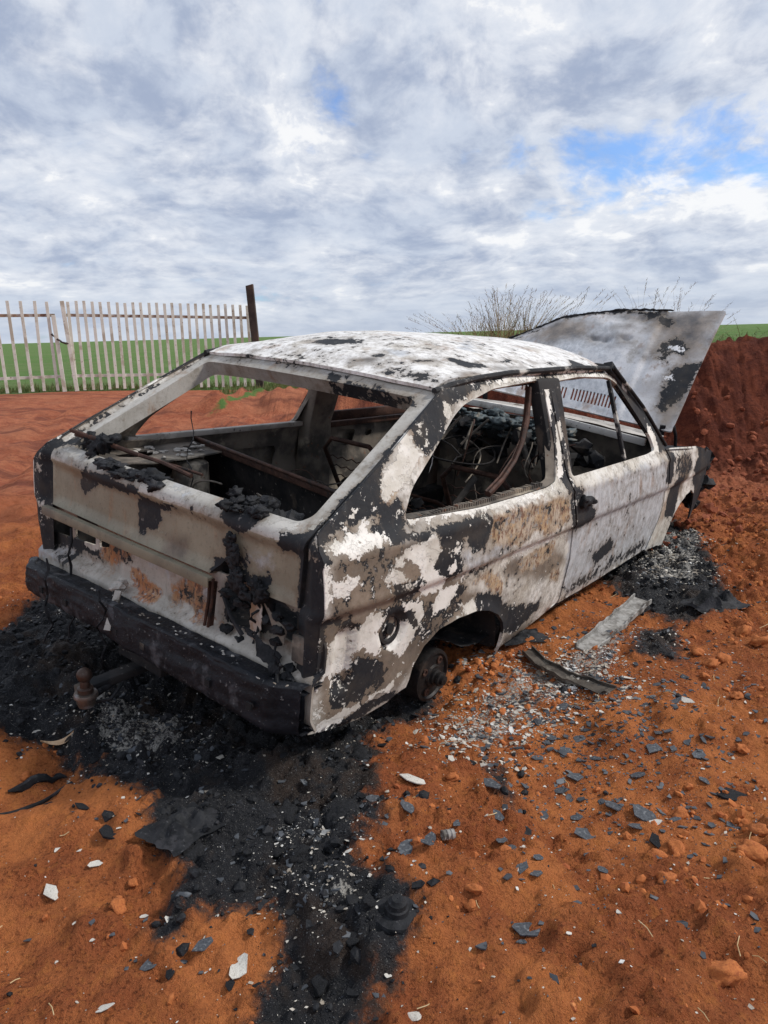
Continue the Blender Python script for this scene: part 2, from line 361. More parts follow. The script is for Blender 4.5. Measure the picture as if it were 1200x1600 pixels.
'K':[((.695,.960),(.590,.990),(.430,.970),(.340,.975),(.325,.890),(.265,.940),(.265,1.000),(.435,1.000),(.700,1.000)),
 ((.205,.665),(.155,.750),(.095,.670),(.090,.580),(.135,.575),(.160,.655),(.140,.495),(.165,.495)),
 ((.095,.275),(.115,.390),(.095,.480),(.015,.545),(.000,.545),(.010,.305),(.035,.245),(.075,.120),(.105,.150),(.100,.245)),
 ((.905,1.000),(.745,1.000),(.755,1.000),(.880,1.000)),
 ((.260,.920),(.215,.910),(.205,.830),(.235,.845))],
'W':[((.160,.650),(.120,.670),(.105,.615),(.140,.605)),
 ((.125,.385),(.090,.420),(.085,.380),(.115,.365))],
'T':[((.160,.345),(.135,.505),(.005,.600),(.000,.545),(.000,.240),(.000,.020),(.080,.000),(.120,.120)),
 ((.460,.950),(.260,1.000),(.165,.675),(.215,.630),(.295,.840),(.410,.870)),
 ((.840,.880),(.700,.955),(.580,.895),(.575,.710),(.710,.630)),
 ((.300,.995),(.000,1.000),(.000,.760),(.010,.530),(.095,.480),(.235,.715),(.365,.915)),
 ((.415,.715),(.365,.735),(.355,.655),(.390,.635)),
 ((.460,.805),(.365,.875),(.360,.795),(.430,.775)),
 ((.265,.695),(.215,.705),(.175,.565),(.245,.530)),
 ((.540,.710),(.485,.715),(.485,.665),(.525,.655)),
 ((.035,.245),(.005,.290),(.000,.025),(.035,.025))],
'R':[],
'G':[((.890,.765),(.745,.975),(.550,.975),(.375,.695),(.390,.435),(.655,.530)),
 ((.100,.075),(.055,.145),(.000,.075),(.000,.000),(.065,.010)),
 ((.620,.240),(.425,.330),(.285,.215),(.255,.015),(.530,.045))],
},
'ground':{
'burn':[((-1.71,3.14),(-1.75,3.62),(-2.06,4.17),(-1.48,5.71),(-.36,4.03),(.26,3.08),(.16,2.45),(-.02,2.37),(-.10,2.23),(-.02,2.13),(-.10,2.06),(-.04,1.96),(-.01,1.71),(-.02,1.57),(.05,1.47),(.05,1.36),(-.03,1.28),(-.03,1.13),(-.23,1.13),(-.28,1.35),(-.32,1.48),(-.43,1.52),(-.49,1.41),(-.54,1.45),(-.55,1.59),(-.66,1.81),(-.74,1.96),(-.98,2.09),(-1.25,2.19),(-1.44,2.24),(-1.87,3.01)),  # burnt trail plus the shadow beneath the car, painted black
 ((1.16,3.90),(1.67,4.80),(2.01,5.02),(1.93,4.32),(1.61,3.29),(1.32,3.08),(1.18,3.32),(1.14,3.59)),
 ((1.08,3.02),(1.24,3.01),(1.14,2.71),(.97,2.72)),
 ((.30,2.15),(.35,2.08),(.34,1.88),(.27,1.89)),
 ((-.16,1.82),(-.06,1.84),(-.04,1.74),(-.14,1.71))],
'ash':[((.18,2.36),(.38,2.70),(.69,2.79),(.97,3.03),(1.10,3.02),(.89,2.61),(.48,2.34),(.30,2.12),(.19,2.20)),
 ((-1.11,2.47),(-.93,2.61),(-.65,2.36),(-.57,2.19),(-.77,2.09),(-.96,2.18)),
 ((1.45,4.37),(1.91,4.77),(1.93,4.32),(1.61,3.65),(1.29,3.58)),
 ((-.26,1.52),(-.12,1.60),(-.02,1.49),(-.14,1.40),(-.24,1.44)),
 ((-.41,1.83),(-.25,1.82),(-.09,1.71),(-.09,1.62),(-.32,1.67))],
},
}

BITS={
'slate':[(0.041,1.740,0.046),(-0.056,1.875,0.062),(0.285,1.920,0.063),(0.280,1.766,0.041),(0.280,1.705,0.036),(0.300,1.672,0.025),(0.306,1.556,0.035),(0.338,1.550,0.031),(0.352,1.602,0.026),(0.040,1.598,0.069),(0.092,1.628,0.042),(0.082,1.584,0.035),(0.167,1.724,0.026),(0.146,1.772,0.024),(0.127,1.836,0.027),(0.424,1.872,0.049),(0.505,2.009,0.041),(0.704,1.860,0.080),(0.660,1.802,0.043),(0.632,1.914,0.057),(0.525,1.799,0.061),(0.561,2.061,0.053),(0.955,2.113,0.049),(0.868,2.229,0.041),(0.830,2.164,0.054),(0.893,2.153,0.031),(0.744,2.045,0.047),(0.508,1.596,0.029),(0.777,1.831,0.032),(0.921,1.983,0.039),(0.920,1.811,0.028),(0.973,2.358,0.039),(0.514,1.865,0.035),(0.498,2.006,0.033),(-0.410,1.372,0.042),(0.284,1.389,0.062),(-0.518,1.345,0.036),(0.268,1.358,0.022),(0.640,2.136,0.043),(0.560,2.177,0.048),(0.527,2.258,0.045),(0.462,2.144,0.039),(0.620,2.253,0.050),(0.609,2.428,0.048)],
'black':[(0.320,1.994,0.065),(0.971,1.936,0.081),(0.685,1.729,0.050),(-0.857,1.866,0.037),(-0.741,1.755,0.070),(-0.982,1.933,0.028),(-0.341,1.296,0.025),(-0.280,1.286,0.022),(0.146,1.753,0.022)],
'white':[(0.063,1.930,0.075),(1.019,2.383,0.044),(0.876,2.569,0.035),(0.716,2.324,0.028),(0.715,1.816,0.036),(-0.025,1.449,0.046),(0.038,1.216,0.037),(-0.108,1.597,0.021),(-0.116,1.671,0.021),(-0.170,1.705,0.027),(-0.016,1.286,0.014),(-0.823,1.576,0.048),(-0.749,1.665,0.034),(-0.873,1.730,0.018),(-0.512,1.464,0.022),(-1.161,2.282,0.039),(-0.576,1.236,0.029),(-0.328,1.336,0.054),(-0.528,2.119,0.039),(-0.582,1.507,0.017),(-0.810,1.715,0.015),(-0.405,1.481,0.014),(-0.718,1.762,0.016),(0.378,2.537,0.039),(0.531,2.801,0.037)],
'stone':[(0.902,1.651,0.081),(0.952,1.723,0.052),(0.672,1.679,0.049),(0.731,1.702,0.053),(0.649,1.554,0.054),(0.802,1.861,0.045),(0.629,1.773,0.027),(0.177,1.975,0.040),(0.281,1.656,0.032),(0.181,1.471,0.040),(0.660,1.277,0.082),(-0.648,1.524,0.043),(-0.660,1.559,0.025),(1.108,2.150,0.046),(1.240,2.700,0.071),(1.313,2.753,0.061),(1.239,2.818,0.056),(1.501,2.996,0.073),(1.504,2.864,0.076),(1.161,2.569,0.047),(1.220,2.441,0.046),(0.168,1.439,0.033),(-0.637,1.604,0.025),(-1.115,2.076,0.032)],
'lump':[(-0.093,1.358,0.041),(-0.152,1.306,0.044),(-0.156,1.661,0.057),(-0.125,1.770,0.104),(-0.231,1.640,0.053),(-0.297,1.683,0.043),(-0.057,1.409,0.032),(-0.100,2.106,0.092),(-0.284,1.825,0.076),(-0.509,1.667,0.092)],
}

def patches(P2, key, wd=.022, warp=.010, soft=1.7):
    """K char, T brown soot, R rust, G grey primer at points of one panel"""
    P2 = np.asarray(P2, float); d = PATCH[key]
    Pw = P2 + warp * np.c_[fbm(P2, 14, 3, 3), fbm(P2, 14, 3, 9)]
    Wf = field(Pw, d['W'], wd)
    K = field(Pw, d['K'], wd)
    K = np.maximum(K, .47 * field(Pw, d['M'], wd * 1.6))
    T = np.maximum(field(Pw, d['T'], wd * soft), .80 * field(P2, d['K'], .085))
    Rr = field(Pw, d['R'], wd * 1.5) * (1 - .0 * Wf)
    G = field(Pw, d['G'], wd * 2)
    return np.c_[K, T, Rr, G, Wf]

# ------------------------------------------------------------------ materials
def new_mat(name):
    m = bpy.data.materials.new(name); m.use_nodes = True
    t = m.node_tree; t.nodes.clear(); b = NB(t)
    p = b.n('ShaderNodeBsdfPrincipled'); o = b.n('ShaderNodeOutputMaterial')
    t.links.new(p.outputs[0], o.inputs[0])
    return m, b, p
def bump(b, p, h, strength, dist):
    nd = b.n('ShaderNodeBump'); nd.inputs['Strength'].default_value = strength; nd.inputs['Distance'].default_value = dist
    b.put(nd.inputs['Height'], h); b.put(p.inputs['Normal'], nd.outputs[0])

def paint_mat(name, base_a, base_b, speck=.5, smoke=((.050, .039, .031), (.27, .215, .165)), ochre_c=((.50, .33, .17), (.52, .44, .34)), rust_c=(.16, .055, .02), charamt=0.0):
    """burnt car paint: attribute 'soot' carries char / soot / rust / primer, noise gives the ragged flaking edges"""
    m, b, p = new_mat(name)
    tc = b.n('ShaderNodeTexCoord').outputs['Object']
    a = b.attr('soot'); sp = b.n('ShaderNodeSeparateColor'); b.put(sp.inputs[0], a.outputs['Color'])
    K, T, Rr, G = sp.outputs[0], sp.outputs[1], sp.outputs[2], a.outputs['Alpha']
    tcs = b.vmath('MULTIPLY', tc, (1, 1, .35))
    n1 = b.noise(tc, 10, 12, .70); n2 = b.noise(tc, 75, 8, .65); n3 = b.noise(tc, 4.5, 6, .6); n4 = b.noise(tc, 34, 10, .70)
    n5 = b.noise(tcs, 42, 10, .68); n6 = b.noise(b.vmath('ADD', tc, (5, 2, 9)), 7, 9, .62); n7 = b.noise(tc, 150, 4, .6)
    col = b.mix(b.ramp(n3, .35, .65), base_a, base_b)
    col = b.mix(b.math('MULTIPLY', b.ramp(n5, .50, .70), .38), col, tuple(c * k for c, k in zip(base_b, (.70, .66, .58))))
    col = b.mix(b.math('MULTIPLY', b.ramp(n6, .54, .66), .55), col, tuple(c * k for c, k in zip(base_b, (.52, .46, .37))))
    col = b.mix(b.math('MULTIPLY', b.ramp(n2, .56, .66), .35), col, tuple(c * .45 for c in base_b))
    # primer grey
    Gs = b.math('MULTIPLY', b.ramp(b.math('ADD', G, b.math('MULTIPLY', b.math('SUBTRACT', n1, .5), 1.6)), .32, .70), .72)
    col = b.mix(Gs, col, b.mix(b.ramp(n5, .40, .62), (.33, .36, .40), (.56, .59, .63)))
    rb = b.math('MULTIPLY', b.ramp(b.noise(b.vmath('ADD', tcs, (9, 4, 2)), 8, 10, .66), .56, .66), .55)
    col = b.mix(rb, col, b.mix(b.ramp(n2, .4, .6), (.36, .22, .12), (.22, .11, .06)))
    # smoke film, soft
    Ts = b.math('MULTIPLY', b.ramp(b.math('ADD', T, b.math('MULTIPLY', b.math('SUBTRACT', n6, .5), .9)), .12, .80), .93)
    col = b.mix(Ts, col, b.mix(b.ramp(b.math('ADD', b.math('MULTIPLY', n3, .7), b.math('MULTIPLY', n1, .3)), .36, .62), smoke[0], smoke[1]))
    # rust speckle over ochre
    ochre = b.mix(b.ramp(n1, .38, .62), ochre_c[0], ochre_c[1])
    rs = b.noise(b.vmath('MULTIPLY', tc, (1, 1, .5)), 70, 8, .68)
    rc = b.mix(b.ramp(rs, .50, .57), ochre, rust_c)
    rc = b.mix(b.ramp(n4, .545, .62), rc, (.42, .43, .44))
    Rs = b.ramp(b.math('ADD', Rr, b.math('ADD', b.math('MULTIPLY', b.math('SUBTRACT', n1, .5), 1.2), b.math('MULTIPLY', b.math('SUBTRACT', n4, .5), .8))), .36, .60)
    col = b.mix(b.math('MULTIPLY', Rs, .9), col, rc)
    # char: hard, ragged, with scorched edges
    n8 = b.noise(b.vmath('ADD', tc, (1, 8, 4)), 19, 10, .66)
    nn = b.math('ADD', b.math('MULTIPLY', b.math('SUBTRACT', n2, .5), .35), b.math('ADD', b.math('MULTIPLY', b.math('SUBTRACT', n8, .5), 1.15), b.math('MULTIPLY', b.math('SUBTRACT', n4, .5), 1.05)))
    kf = b.math('ADD', b.math('ADD', K, nn), charamt)
    halo = b.ramp(kf, .16, .50)
    col = b.mix(b.math('MULTIPLY', halo, .50), col, (.17, .13, .09))
    Kc = b.ramp(kf, .49, .52)
    Kc = b.math('MAXIMUM', Kc, b.math('MULTIPLY', b.ramp(n4, .645, .66), speck))
    Kc = b.math('MAXIMUM', Kc, b.math('MULTIPLY', b.ramp(n7, .69, .71), .7))
    charc = b.mix(n2, (.007, .008, .011), (.026, .029, .034))
    charc = b.mix(b.math('MULTIPLY', b.ramp(n5, .56, .70), .8), charc, (.060, .055, .050))
    charc = b.mix(b.math('MULTIPLY', b.ramp(n6, .46, .66), .8), charc, (.050, .043, .037))
    charc = b.mix(b.ramp(n4, .615, .68), charc, (.20, .19, .18))
    col = b.mix(Kc, col, charc)
    b.put(p.inputs['Roughness'], b.ramp(Kc, 0, 1, .50, .74))
    p.inputs['Specular IOR Level'].default_value = .35
    # paint that stayed on: crisp pale flakes over soot and char
    fw = b.math('ADD', b.attr('flake').outputs['Fac'], b.math('ADD', b.math('MULTIPLY', b.math('SUBTRACT', n8, .5), 1.1), b.math('ADD', b.math('MULTIPLY', b.math('SUBTRACT', n4, .5), .9), b.math('MULTIPLY', b.math('SUBTRACT', n2, .5), .7))))
    Fc = b.math('MULTIPLY', b.ramp(fw, .49, .52), b.math('SUBTRACT', 1.0, b.ramp(n4, .64, .67)))
    fcol = b.mix(b.ramp(n6, .42, .62), tuple(min(1, c * 1.08) for c in base_a), base_b)
    fcol = b.mix(b.math('MULTIPLY', b.ramp(n2, .58, .70), .4), fcol, tuple(c * .6 for c in base_b))
    col = b.mix(Fc, col, fcol)
    Kc = b.math('MULTIPLY', Kc, b.math('SUBTRACT', 1.0, Fc))
    b.put(p.inputs['Base Color'], col)
    edge = b.math('SUBTRACT', b.ramp(kf, .47, .54), b.math('MULTIPLY', b.ramp(fw, .48, .54), 1.3))
    h = b.math('ADD', b.math('MULTIPLY', edge, -.7), b.math('ADD', b.math('MULTIPLY', n2, .45), b.math('MULTIPLY', n1, .8)))
    bump(b, p, h, .6, .004)
    return m
M_SIDE = paint_mat('burnt_white_paint', (.78, .76, .71), (.62, .59, .52), charamt=.055)
M_ROOF = paint_mat('burnt_roof_paint', (.88, .87, .85), (.82, .80, .77), 1.0, charamt=.0)
M_TAIL = paint_mat('burnt_beige_paint', (.31, .28, .21), (.24, .215, .16), .5, charamt=.03)
M_BACK = paint_mat('burnt_bare_steel', (.52, .48, .43), (.36, .33, .29), .9, ((.10, .08, .065), (.22, .18, .14)), ((.42, .13, .03), (.42, .22, .10)), (.12, .04, .02))
M_HOOD = paint_mat('burnt_hood_paint', (.74, .74, .75), (.60, .61, .63), .12, ((.055, .053, .055), (.30, .25, .205)))

def burnt_mat(name, cols, scale=9, rough=.8, metal=0.0, bs=.5):
    """dark burnt metal: three tones and ash blotches"""
    m, b, p = new_mat(name)
    tc = b.n('ShaderNodeTexCoord').outputs['Object']
    n1 = b.noise(tc, scale, 9, .62); n2 = b.noise(tc, scale * 5, 6, .6); n3 = b.noise(b.vmath('ADD', tc, (3, 1, 7)), scale * .6, 7, .6)
    col = b.mix(b.ramp(n1, .40, .60), cols[0], cols[1])
    col = b.mix(b.ramp(n3, .54, .64), col, cols[2])
    col = b.mix(b.ramp(n2, .62, .70), col, cols[3])
    b.put(p.inputs['Base Color'], col); p.inputs['Roughness'].default_value = rough; p.inputs['Metallic'].default_value = metal
    p.inputs['Specular IOR Level'].default_value = .3
    bump(b, p, b.math('ADD', b.math('MULTIPLY', n1, .6), b.math('MULTIPLY', n2, .5)), bs, .006)
    return m
M_INNER = burnt_mat('burnt_inner_metal', ((.010, .011, .013), (.028, .026, .026), (.085, .068, .055), (.17, .155, .14)))
M_INNERL = burnt_mat('burnt_inner_panel', ((.07, .063, .056), (.20, .17, .14), (.42, .36, .28), (.20, .10, .06)), 6)
M_CHAR = burnt_mat('charred_rubber', ((.006, .007, .009), (.018, .019, .022), (.030, .030, .034), (.075, .075, .08)), 22, .72, 0, .9)
M_BUMP = burnt_mat('charred_bumper', ((.004, .005, .008), (.010, .012, .017), (.060, .062, .070), (.15, .15, .15)), 15, .58, 0, 1.0)
M_RUSTD = burnt_mat('dark_rusty_steel', ((.045, .022, .016), (.085, .042, .03), (.028, .022, .02), (.17, .10, .07)), 18, .7, .2)
M_ASHW = burnt_mat('ash_coated_metal', ((.36, .34, .31), (.50, .47, .43), (.20, .17, .14), (.05, .05, .05)), 9, .8)
M_DRUM = burnt_mat('burnt_drum_iron', ((.014, .013, .014), (.030, .027, .026), (.055, .042, .035), (.09, .07, .06)), 16, .5, .4)
M_GOO = burnt_mat('melted_dash', ((.035, .048, .055), (.085, .112, .122), (.17, .16, .135), (.02, .025, .03)), 22, .6)
M_BALL = burnt_mat('tow_ball_steel', ((.055, .036, .029), (.085, .058, .047), (.04, .03, .027), (.13, .11, .10)), 26, .42, .5, .25)
M_PLATE = burnt_mat('worn_steel', ((.10, .085, .075), (.16, .13, .11), (.26, .25, .25), (.06, .05, .045)), 26, .38, .6, .3)
M_FWHITE = burnt_mat('peeling_white_gate_paint', ((.62, .60, .53), (.70, .68, .61), (.46, .41, .33), (.22, .12, .07)), 4, .6, 0, .2)
M_RUST = burnt_mat('rusty_rail', ((.30, .19, .12), (.50, .46, .42), (.17, .09, .055), (.10, .07, .05)), 6, .75)
M_POST = burnt_mat('weathered_post', ((.045, .034, .030), (.075, .055, .046), (.10, .065, .05), (.03, .026, .025)), 5, .85)
M_SLATE = burnt_mat('grey_paint_flake', ((.050, .056, .065), (.085, .093, .105), (.15, .16, .17), (.028, .030, .035)), 9, .6, 0, .3)
M_WFLAKE = burnt_mat('white_ash_flake', ((.50, .48, .43), (.62, .60, .55), (.36, .33, .28), (.26, .22, .18)), 24, .7, 0, .3)
M_STRIP = burnt_mat('ashy_strip', ((.20, .19, .175), (.36, .35, .33), (.09, .08, .07), (.55, .54, .52)), 20, .75)
M_CHARRED = burnt_mat('charred_strip', ((.05, .042, .035), (.10, .085, .07), (.22, .20, .17), (.02, .018, .016)), 18, .75)
M_LEAF = burnt_mat('dry_leaf', ((.52, .34, .20), (.60, .42, .27), (.40, .25, .14), (.30, .18, .10)), 40, .6, 0, .2)
M_STRAW = burnt_mat('dry_straw', ((.50, .36, .18), (.58, .45, .26), (.40, .27, .13), (.33, .22, .11)), 15, .7, 0, .1)
M_CLOD = burnt_mat('soil_clod', ((.38, .118, .038), (.48, .162, .050), (.30, .086, .031), (.54, .21, .075)), 14, .95, 0, .5)
M_ASHMIX = burnt_mat('ash_scraps', ((.58, .55, .49), (.34, .29, .23), (.70, .69, .66), (.20, .19, .18)), 22, .8, 0, .3)
M_CLODB = burnt_mat('bank_clod', ((.20, .056, .028), (.28, .084, .040), (.14, .040, .022), (.33, .115, .05)), 8, .95, 0, .5)
def blade_mat(name, cs):
    m, b, p = new_mat(name)
    tc = b.n('ShaderNodeTexCoord').outputs['Object']
    col = b.mix(b.ramp(b.noise(tc, 3.5, 4), .4, .6), cs[0], cs[1])
    col = b.mix(b.ramp(b.noise(tc, 9, 3), .52, .6), col, cs[2])
    b.put(p.inputs['Base Color'], col); p.inputs['Roughness'].default_value = .7
    return m
M_DRYG = blade_mat('dry_grass', ((.38, .29, .15), (.27, .20, .10), (.15, .16, .055)))
M_GREENG = blade_mat('green_grass', ((.10, .16, .035), (.17, .19, .06), (.28, .24, .10)))

M_BEIGE = burnt_mat('scorched_beige_trim', ((.25, .225, .165), (.20, .18, .135), (.17, .15, .12), (.08, .07, .055)), 9, .6, 0, .2)
M_PILLAR = burnt_mat('flaking_pillar_paint', ((.010, .011, .013), (.024, .024, .026), (.50, .48, .44), (.20, .17, .14)), 17, .7)
M_PALE = burnt_mat('pale_scorched_edge', ((.60, .58, .54), (.70, .68, .64), (.36, .33, .29), (.12, .11, .10)), 9, .6, 0, .3)
# ground
def ground_mat():
    m, b, p = new_mat('red_soil')
    tc = b.n('ShaderNodeTexCoord').outputs['Object']
    a = b.attr('cover'); sp = b.n('ShaderNodeSeparateColor'); b.put(sp.inputs[0], a.outputs['Color'])
    B, A, Gr, D = sp.outputs[0], sp.outputs[1], sp.outputs[2], a.outputs['Alpha']
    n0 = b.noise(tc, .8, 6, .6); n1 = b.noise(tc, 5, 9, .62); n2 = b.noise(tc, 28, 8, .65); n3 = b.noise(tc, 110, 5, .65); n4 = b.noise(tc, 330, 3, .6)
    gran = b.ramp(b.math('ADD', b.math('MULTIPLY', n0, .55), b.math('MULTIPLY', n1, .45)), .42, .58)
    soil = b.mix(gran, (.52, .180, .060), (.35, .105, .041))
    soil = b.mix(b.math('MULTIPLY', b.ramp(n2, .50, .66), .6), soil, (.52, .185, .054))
    soil = b.mix(b.math('MULTIPLY', b.ramp(n3, .52, .64), b.ramp(gran, 0, 1, .30, .80)), soil, (.12, .036, .016))
    soil = b.mix(b.math('MULTIPLY', b.ramp(n4, .60, .68), .5), soil, (.62, .27, .11))
    far = b.mix(b.ramp(n1, .38, .62), (.33, .100, .052), (.47, .170, .088))
    far = b.mix(b.math('MULTIPLY', b.ramp(n2, .50, .64), .6), far, (.19, .058, .038))
    far = b.mix(b.math('MULTIPLY', b.ramp(n0, .50, .64), .5), far, (.50, .20, .11))
    stq = b.noise(b.vmath('MULTIPLY', tc, (.35, 1.6, 1)), 1.6, 8, .62); far = b.mix(b.math('MULTIPLY', b.ramp(stq, .50, .62), .75), far, (.18, .062, .042))
    soil = b.mix(b.math('MINIMUM', D, 1.0), soil, far)
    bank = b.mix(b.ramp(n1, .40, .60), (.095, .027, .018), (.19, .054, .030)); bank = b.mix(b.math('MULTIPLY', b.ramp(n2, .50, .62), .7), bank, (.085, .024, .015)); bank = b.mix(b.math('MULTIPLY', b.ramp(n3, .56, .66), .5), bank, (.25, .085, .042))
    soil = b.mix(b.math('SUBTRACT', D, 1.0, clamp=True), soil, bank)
    # burnt crust, its black also painting in the shadow under the car
    kf = b.math('ADD', B, b.math('ADD', b.math('MULTIPLY', b.math('SUBTRACT', n1, .5), .55), b.math('MULTIPLY', b.math('SUBTRACT', n2, .5), .75)))
    Kc = b.ramp(kf, .36, .66)
    crust = b.mix(n2, (.006, .007, .009), (.030, .031, .036))
    crust = b.mix(b.math('MULTIPLY', b.ramp(n1, .50, .64), .65), crust, b.mix(n2, (.030, .022, .017), (.085, .050, .032)))
    crust = b.mix(b.math('MULTIPLY', b.ramp(n3, .58, .68), .5), crust, (.13, .125, .12))
    crust = b.mix(b.math('MULTIPLY', b.ramp(n4, .655, .69), .8), crust, (.42, .41, .39))
    col = b.mix(Kc, soil, crust)
    # pale ash, in scraps
    af = b.math('ADD', A, b.math('ADD', b.math('MULTIPLY', b.math('SUBTRACT', n2, .5), 1.0), b.math('MULTIPLY', b.math('SUBTRACT', n3, .5), .9)))
    ash = b.mix(n3, (.30, .28, .25), (.62, .60, .55))
    col = b.mix(b.math('MULTIPLY', b.ramp(af, .93, 1.06), .9), col, ash)
    dk = b.math('ADD', A, b.math('ADD', b.math('MULTIPLY', b.math('SUBTRACT', n1, .5), 1.0), b.math('MULTIPLY', b.math('SUBTRACT', n4, .5), 1.2)))
    col = b.mix(b.math('MULTIPLY', b.ramp(dk, 1.02, 1.16), .8), col, (.05, .05, .058))
    # field and verge grass
    gf = b.math('ADD', Gr, b.math('ADD', b.math('MULTIPLY', b.math('SUBTRACT', n0, .5), .5), b.math('MULTIPLY', b.math('SUBTRACT', n1, .5), .8)))
    gcol = b.mix(b.ramp(n0, .35, .65), (.085, .165, .040), (.125, .205, .060))
    gcol = b.mix(b.math('MULTIPLY', b.ramp(n1, .52, .66), .5), gcol, (.075, .135, .036))
    rows = b.noise(b.vmath('MULTIPLY', tc, (.02, .30, 1)), 1.0, 6, .6); gcol = b.mix(b.math('MULTIPLY', b.ramp(rows, .46, .60), .5), gcol, (.15, .19, .075))
    col = b.mix(b.ramp(gf, .42, .58), col, gcol)
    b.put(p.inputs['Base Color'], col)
    b.put(p.inputs['Roughness'], b.ramp(Kc, 0, 1, .95, .66)); b.put(p.inputs['Specular IOR Level'], b.ramp(Kc, 0, 1, .12, .28))
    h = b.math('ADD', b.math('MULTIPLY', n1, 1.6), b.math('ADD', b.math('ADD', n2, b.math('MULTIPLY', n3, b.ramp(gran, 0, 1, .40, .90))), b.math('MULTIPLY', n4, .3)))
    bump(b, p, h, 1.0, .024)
    return m
M_GROUND = ground_mat()

# ------------------------------------------------------------------ object helpers
def set_props(o, label=None, cat=None, group=None, kind=None):
    for k, v in (('label', label), ('category', cat), ('group', group), ('kind', kind)):
        if v: o[k] = v
    return o
def link(o, parent=None):
    COL.objects.link(o)
    if parent is not None: o.parent = parent
    return o
def mesh_obj(name, V, Fs, mats, parent=None, matidx=None, soot=None, smoothf=True, attr='soot'):
    me = bpy.data.meshes.new(name)
    V = np.asarray(V, float)
    nf = len(Fs); cnt = np.array([len(f) for f in Fs], np.int32)
    loops = np.fromiter((i for f in Fs for i in f), np.int32, int(cnt.sum()))
    me.vertices.add(len(V)); me.vertices.foreach_set('co', V.astype(np.float32).ravel())
    me.loops.add(len(loops)); me.loops.foreach_set('vertex_index', loops)
    me.polygons.add(nf)
    me.polygons.foreach_set('loop_start', np.r_[0, np.cumsum(cnt)[:-1]].astype(np.int32))
    me.polygons.foreach_set('loop_total', cnt)
    for mt in (mats if isinstance(mats, (list, tuple)) else [mats]): me.materials.append(mt)
    if matidx is not None: me.polygons.foreach_set('material_index', np.asarray(matidx, np.int32))
    sm = np.full(nf, bool(smoothf)) if np.isscalar(smoothf) else np.asarray(smoothf, bool)
    me.polygons.foreach_set('use_smooth', sm)
    if soot is not None:
        soot = np.asarray(soot, np.float32)
        ca = me.color_attributes.new(attr, 'FLOAT_COLOR', 'POINT'); ca.data.foreach_set('color', np.ascontiguousarray(soot[:, :4]).ravel())
        if soot.shape[1] > 4:
            fa = me.attributes.new('flake', 'FLOAT', 'POINT'); fa.data.foreach_set('value', np.ascontiguousarray(soot[:, 4]))
    me.update(calc_edges=True); me.validate()
    return link(bpy.data.objects.new(name, me), parent)

def densify(poly, step):
    o = []
    n = len(poly)
    for k in range(n):
        a = np.array(poly[k], float); b = np.array(poly[(k + 1) % n], float)
        m = max(1, int(round(np.linalg.norm(b - a) / step)))
        for j in range(m): o.append(a + (b - a) * j / m)
    return np.array(o)
def rounded(poly, r=.02, n=4):
    """polygon with its corners rounded"""
    o = []; N = len(poly); P = [np.array(q, float) for q in poly]
    for k in range(N):
        p0, p1, p2 = P[k - 1], P[k], P[(k + 1) % N]
        a = p0 - p1; c = p2 - p1; la = np.linalg.norm(a); lc = np.linalg.norm(c)
        rr = min(r, la * .45, lc * .45); A_ = p1 + a / la * rr; C_ = p1 + c / lc * rr
        for j in range(n + 1):
            t = j / n; o.append((1 - t) ** 2 * A_ + 2 * t * (1 - t) * p1 + t * t * C_)
    return o
def inside(P, poly): return sdist(P, poly) < 0

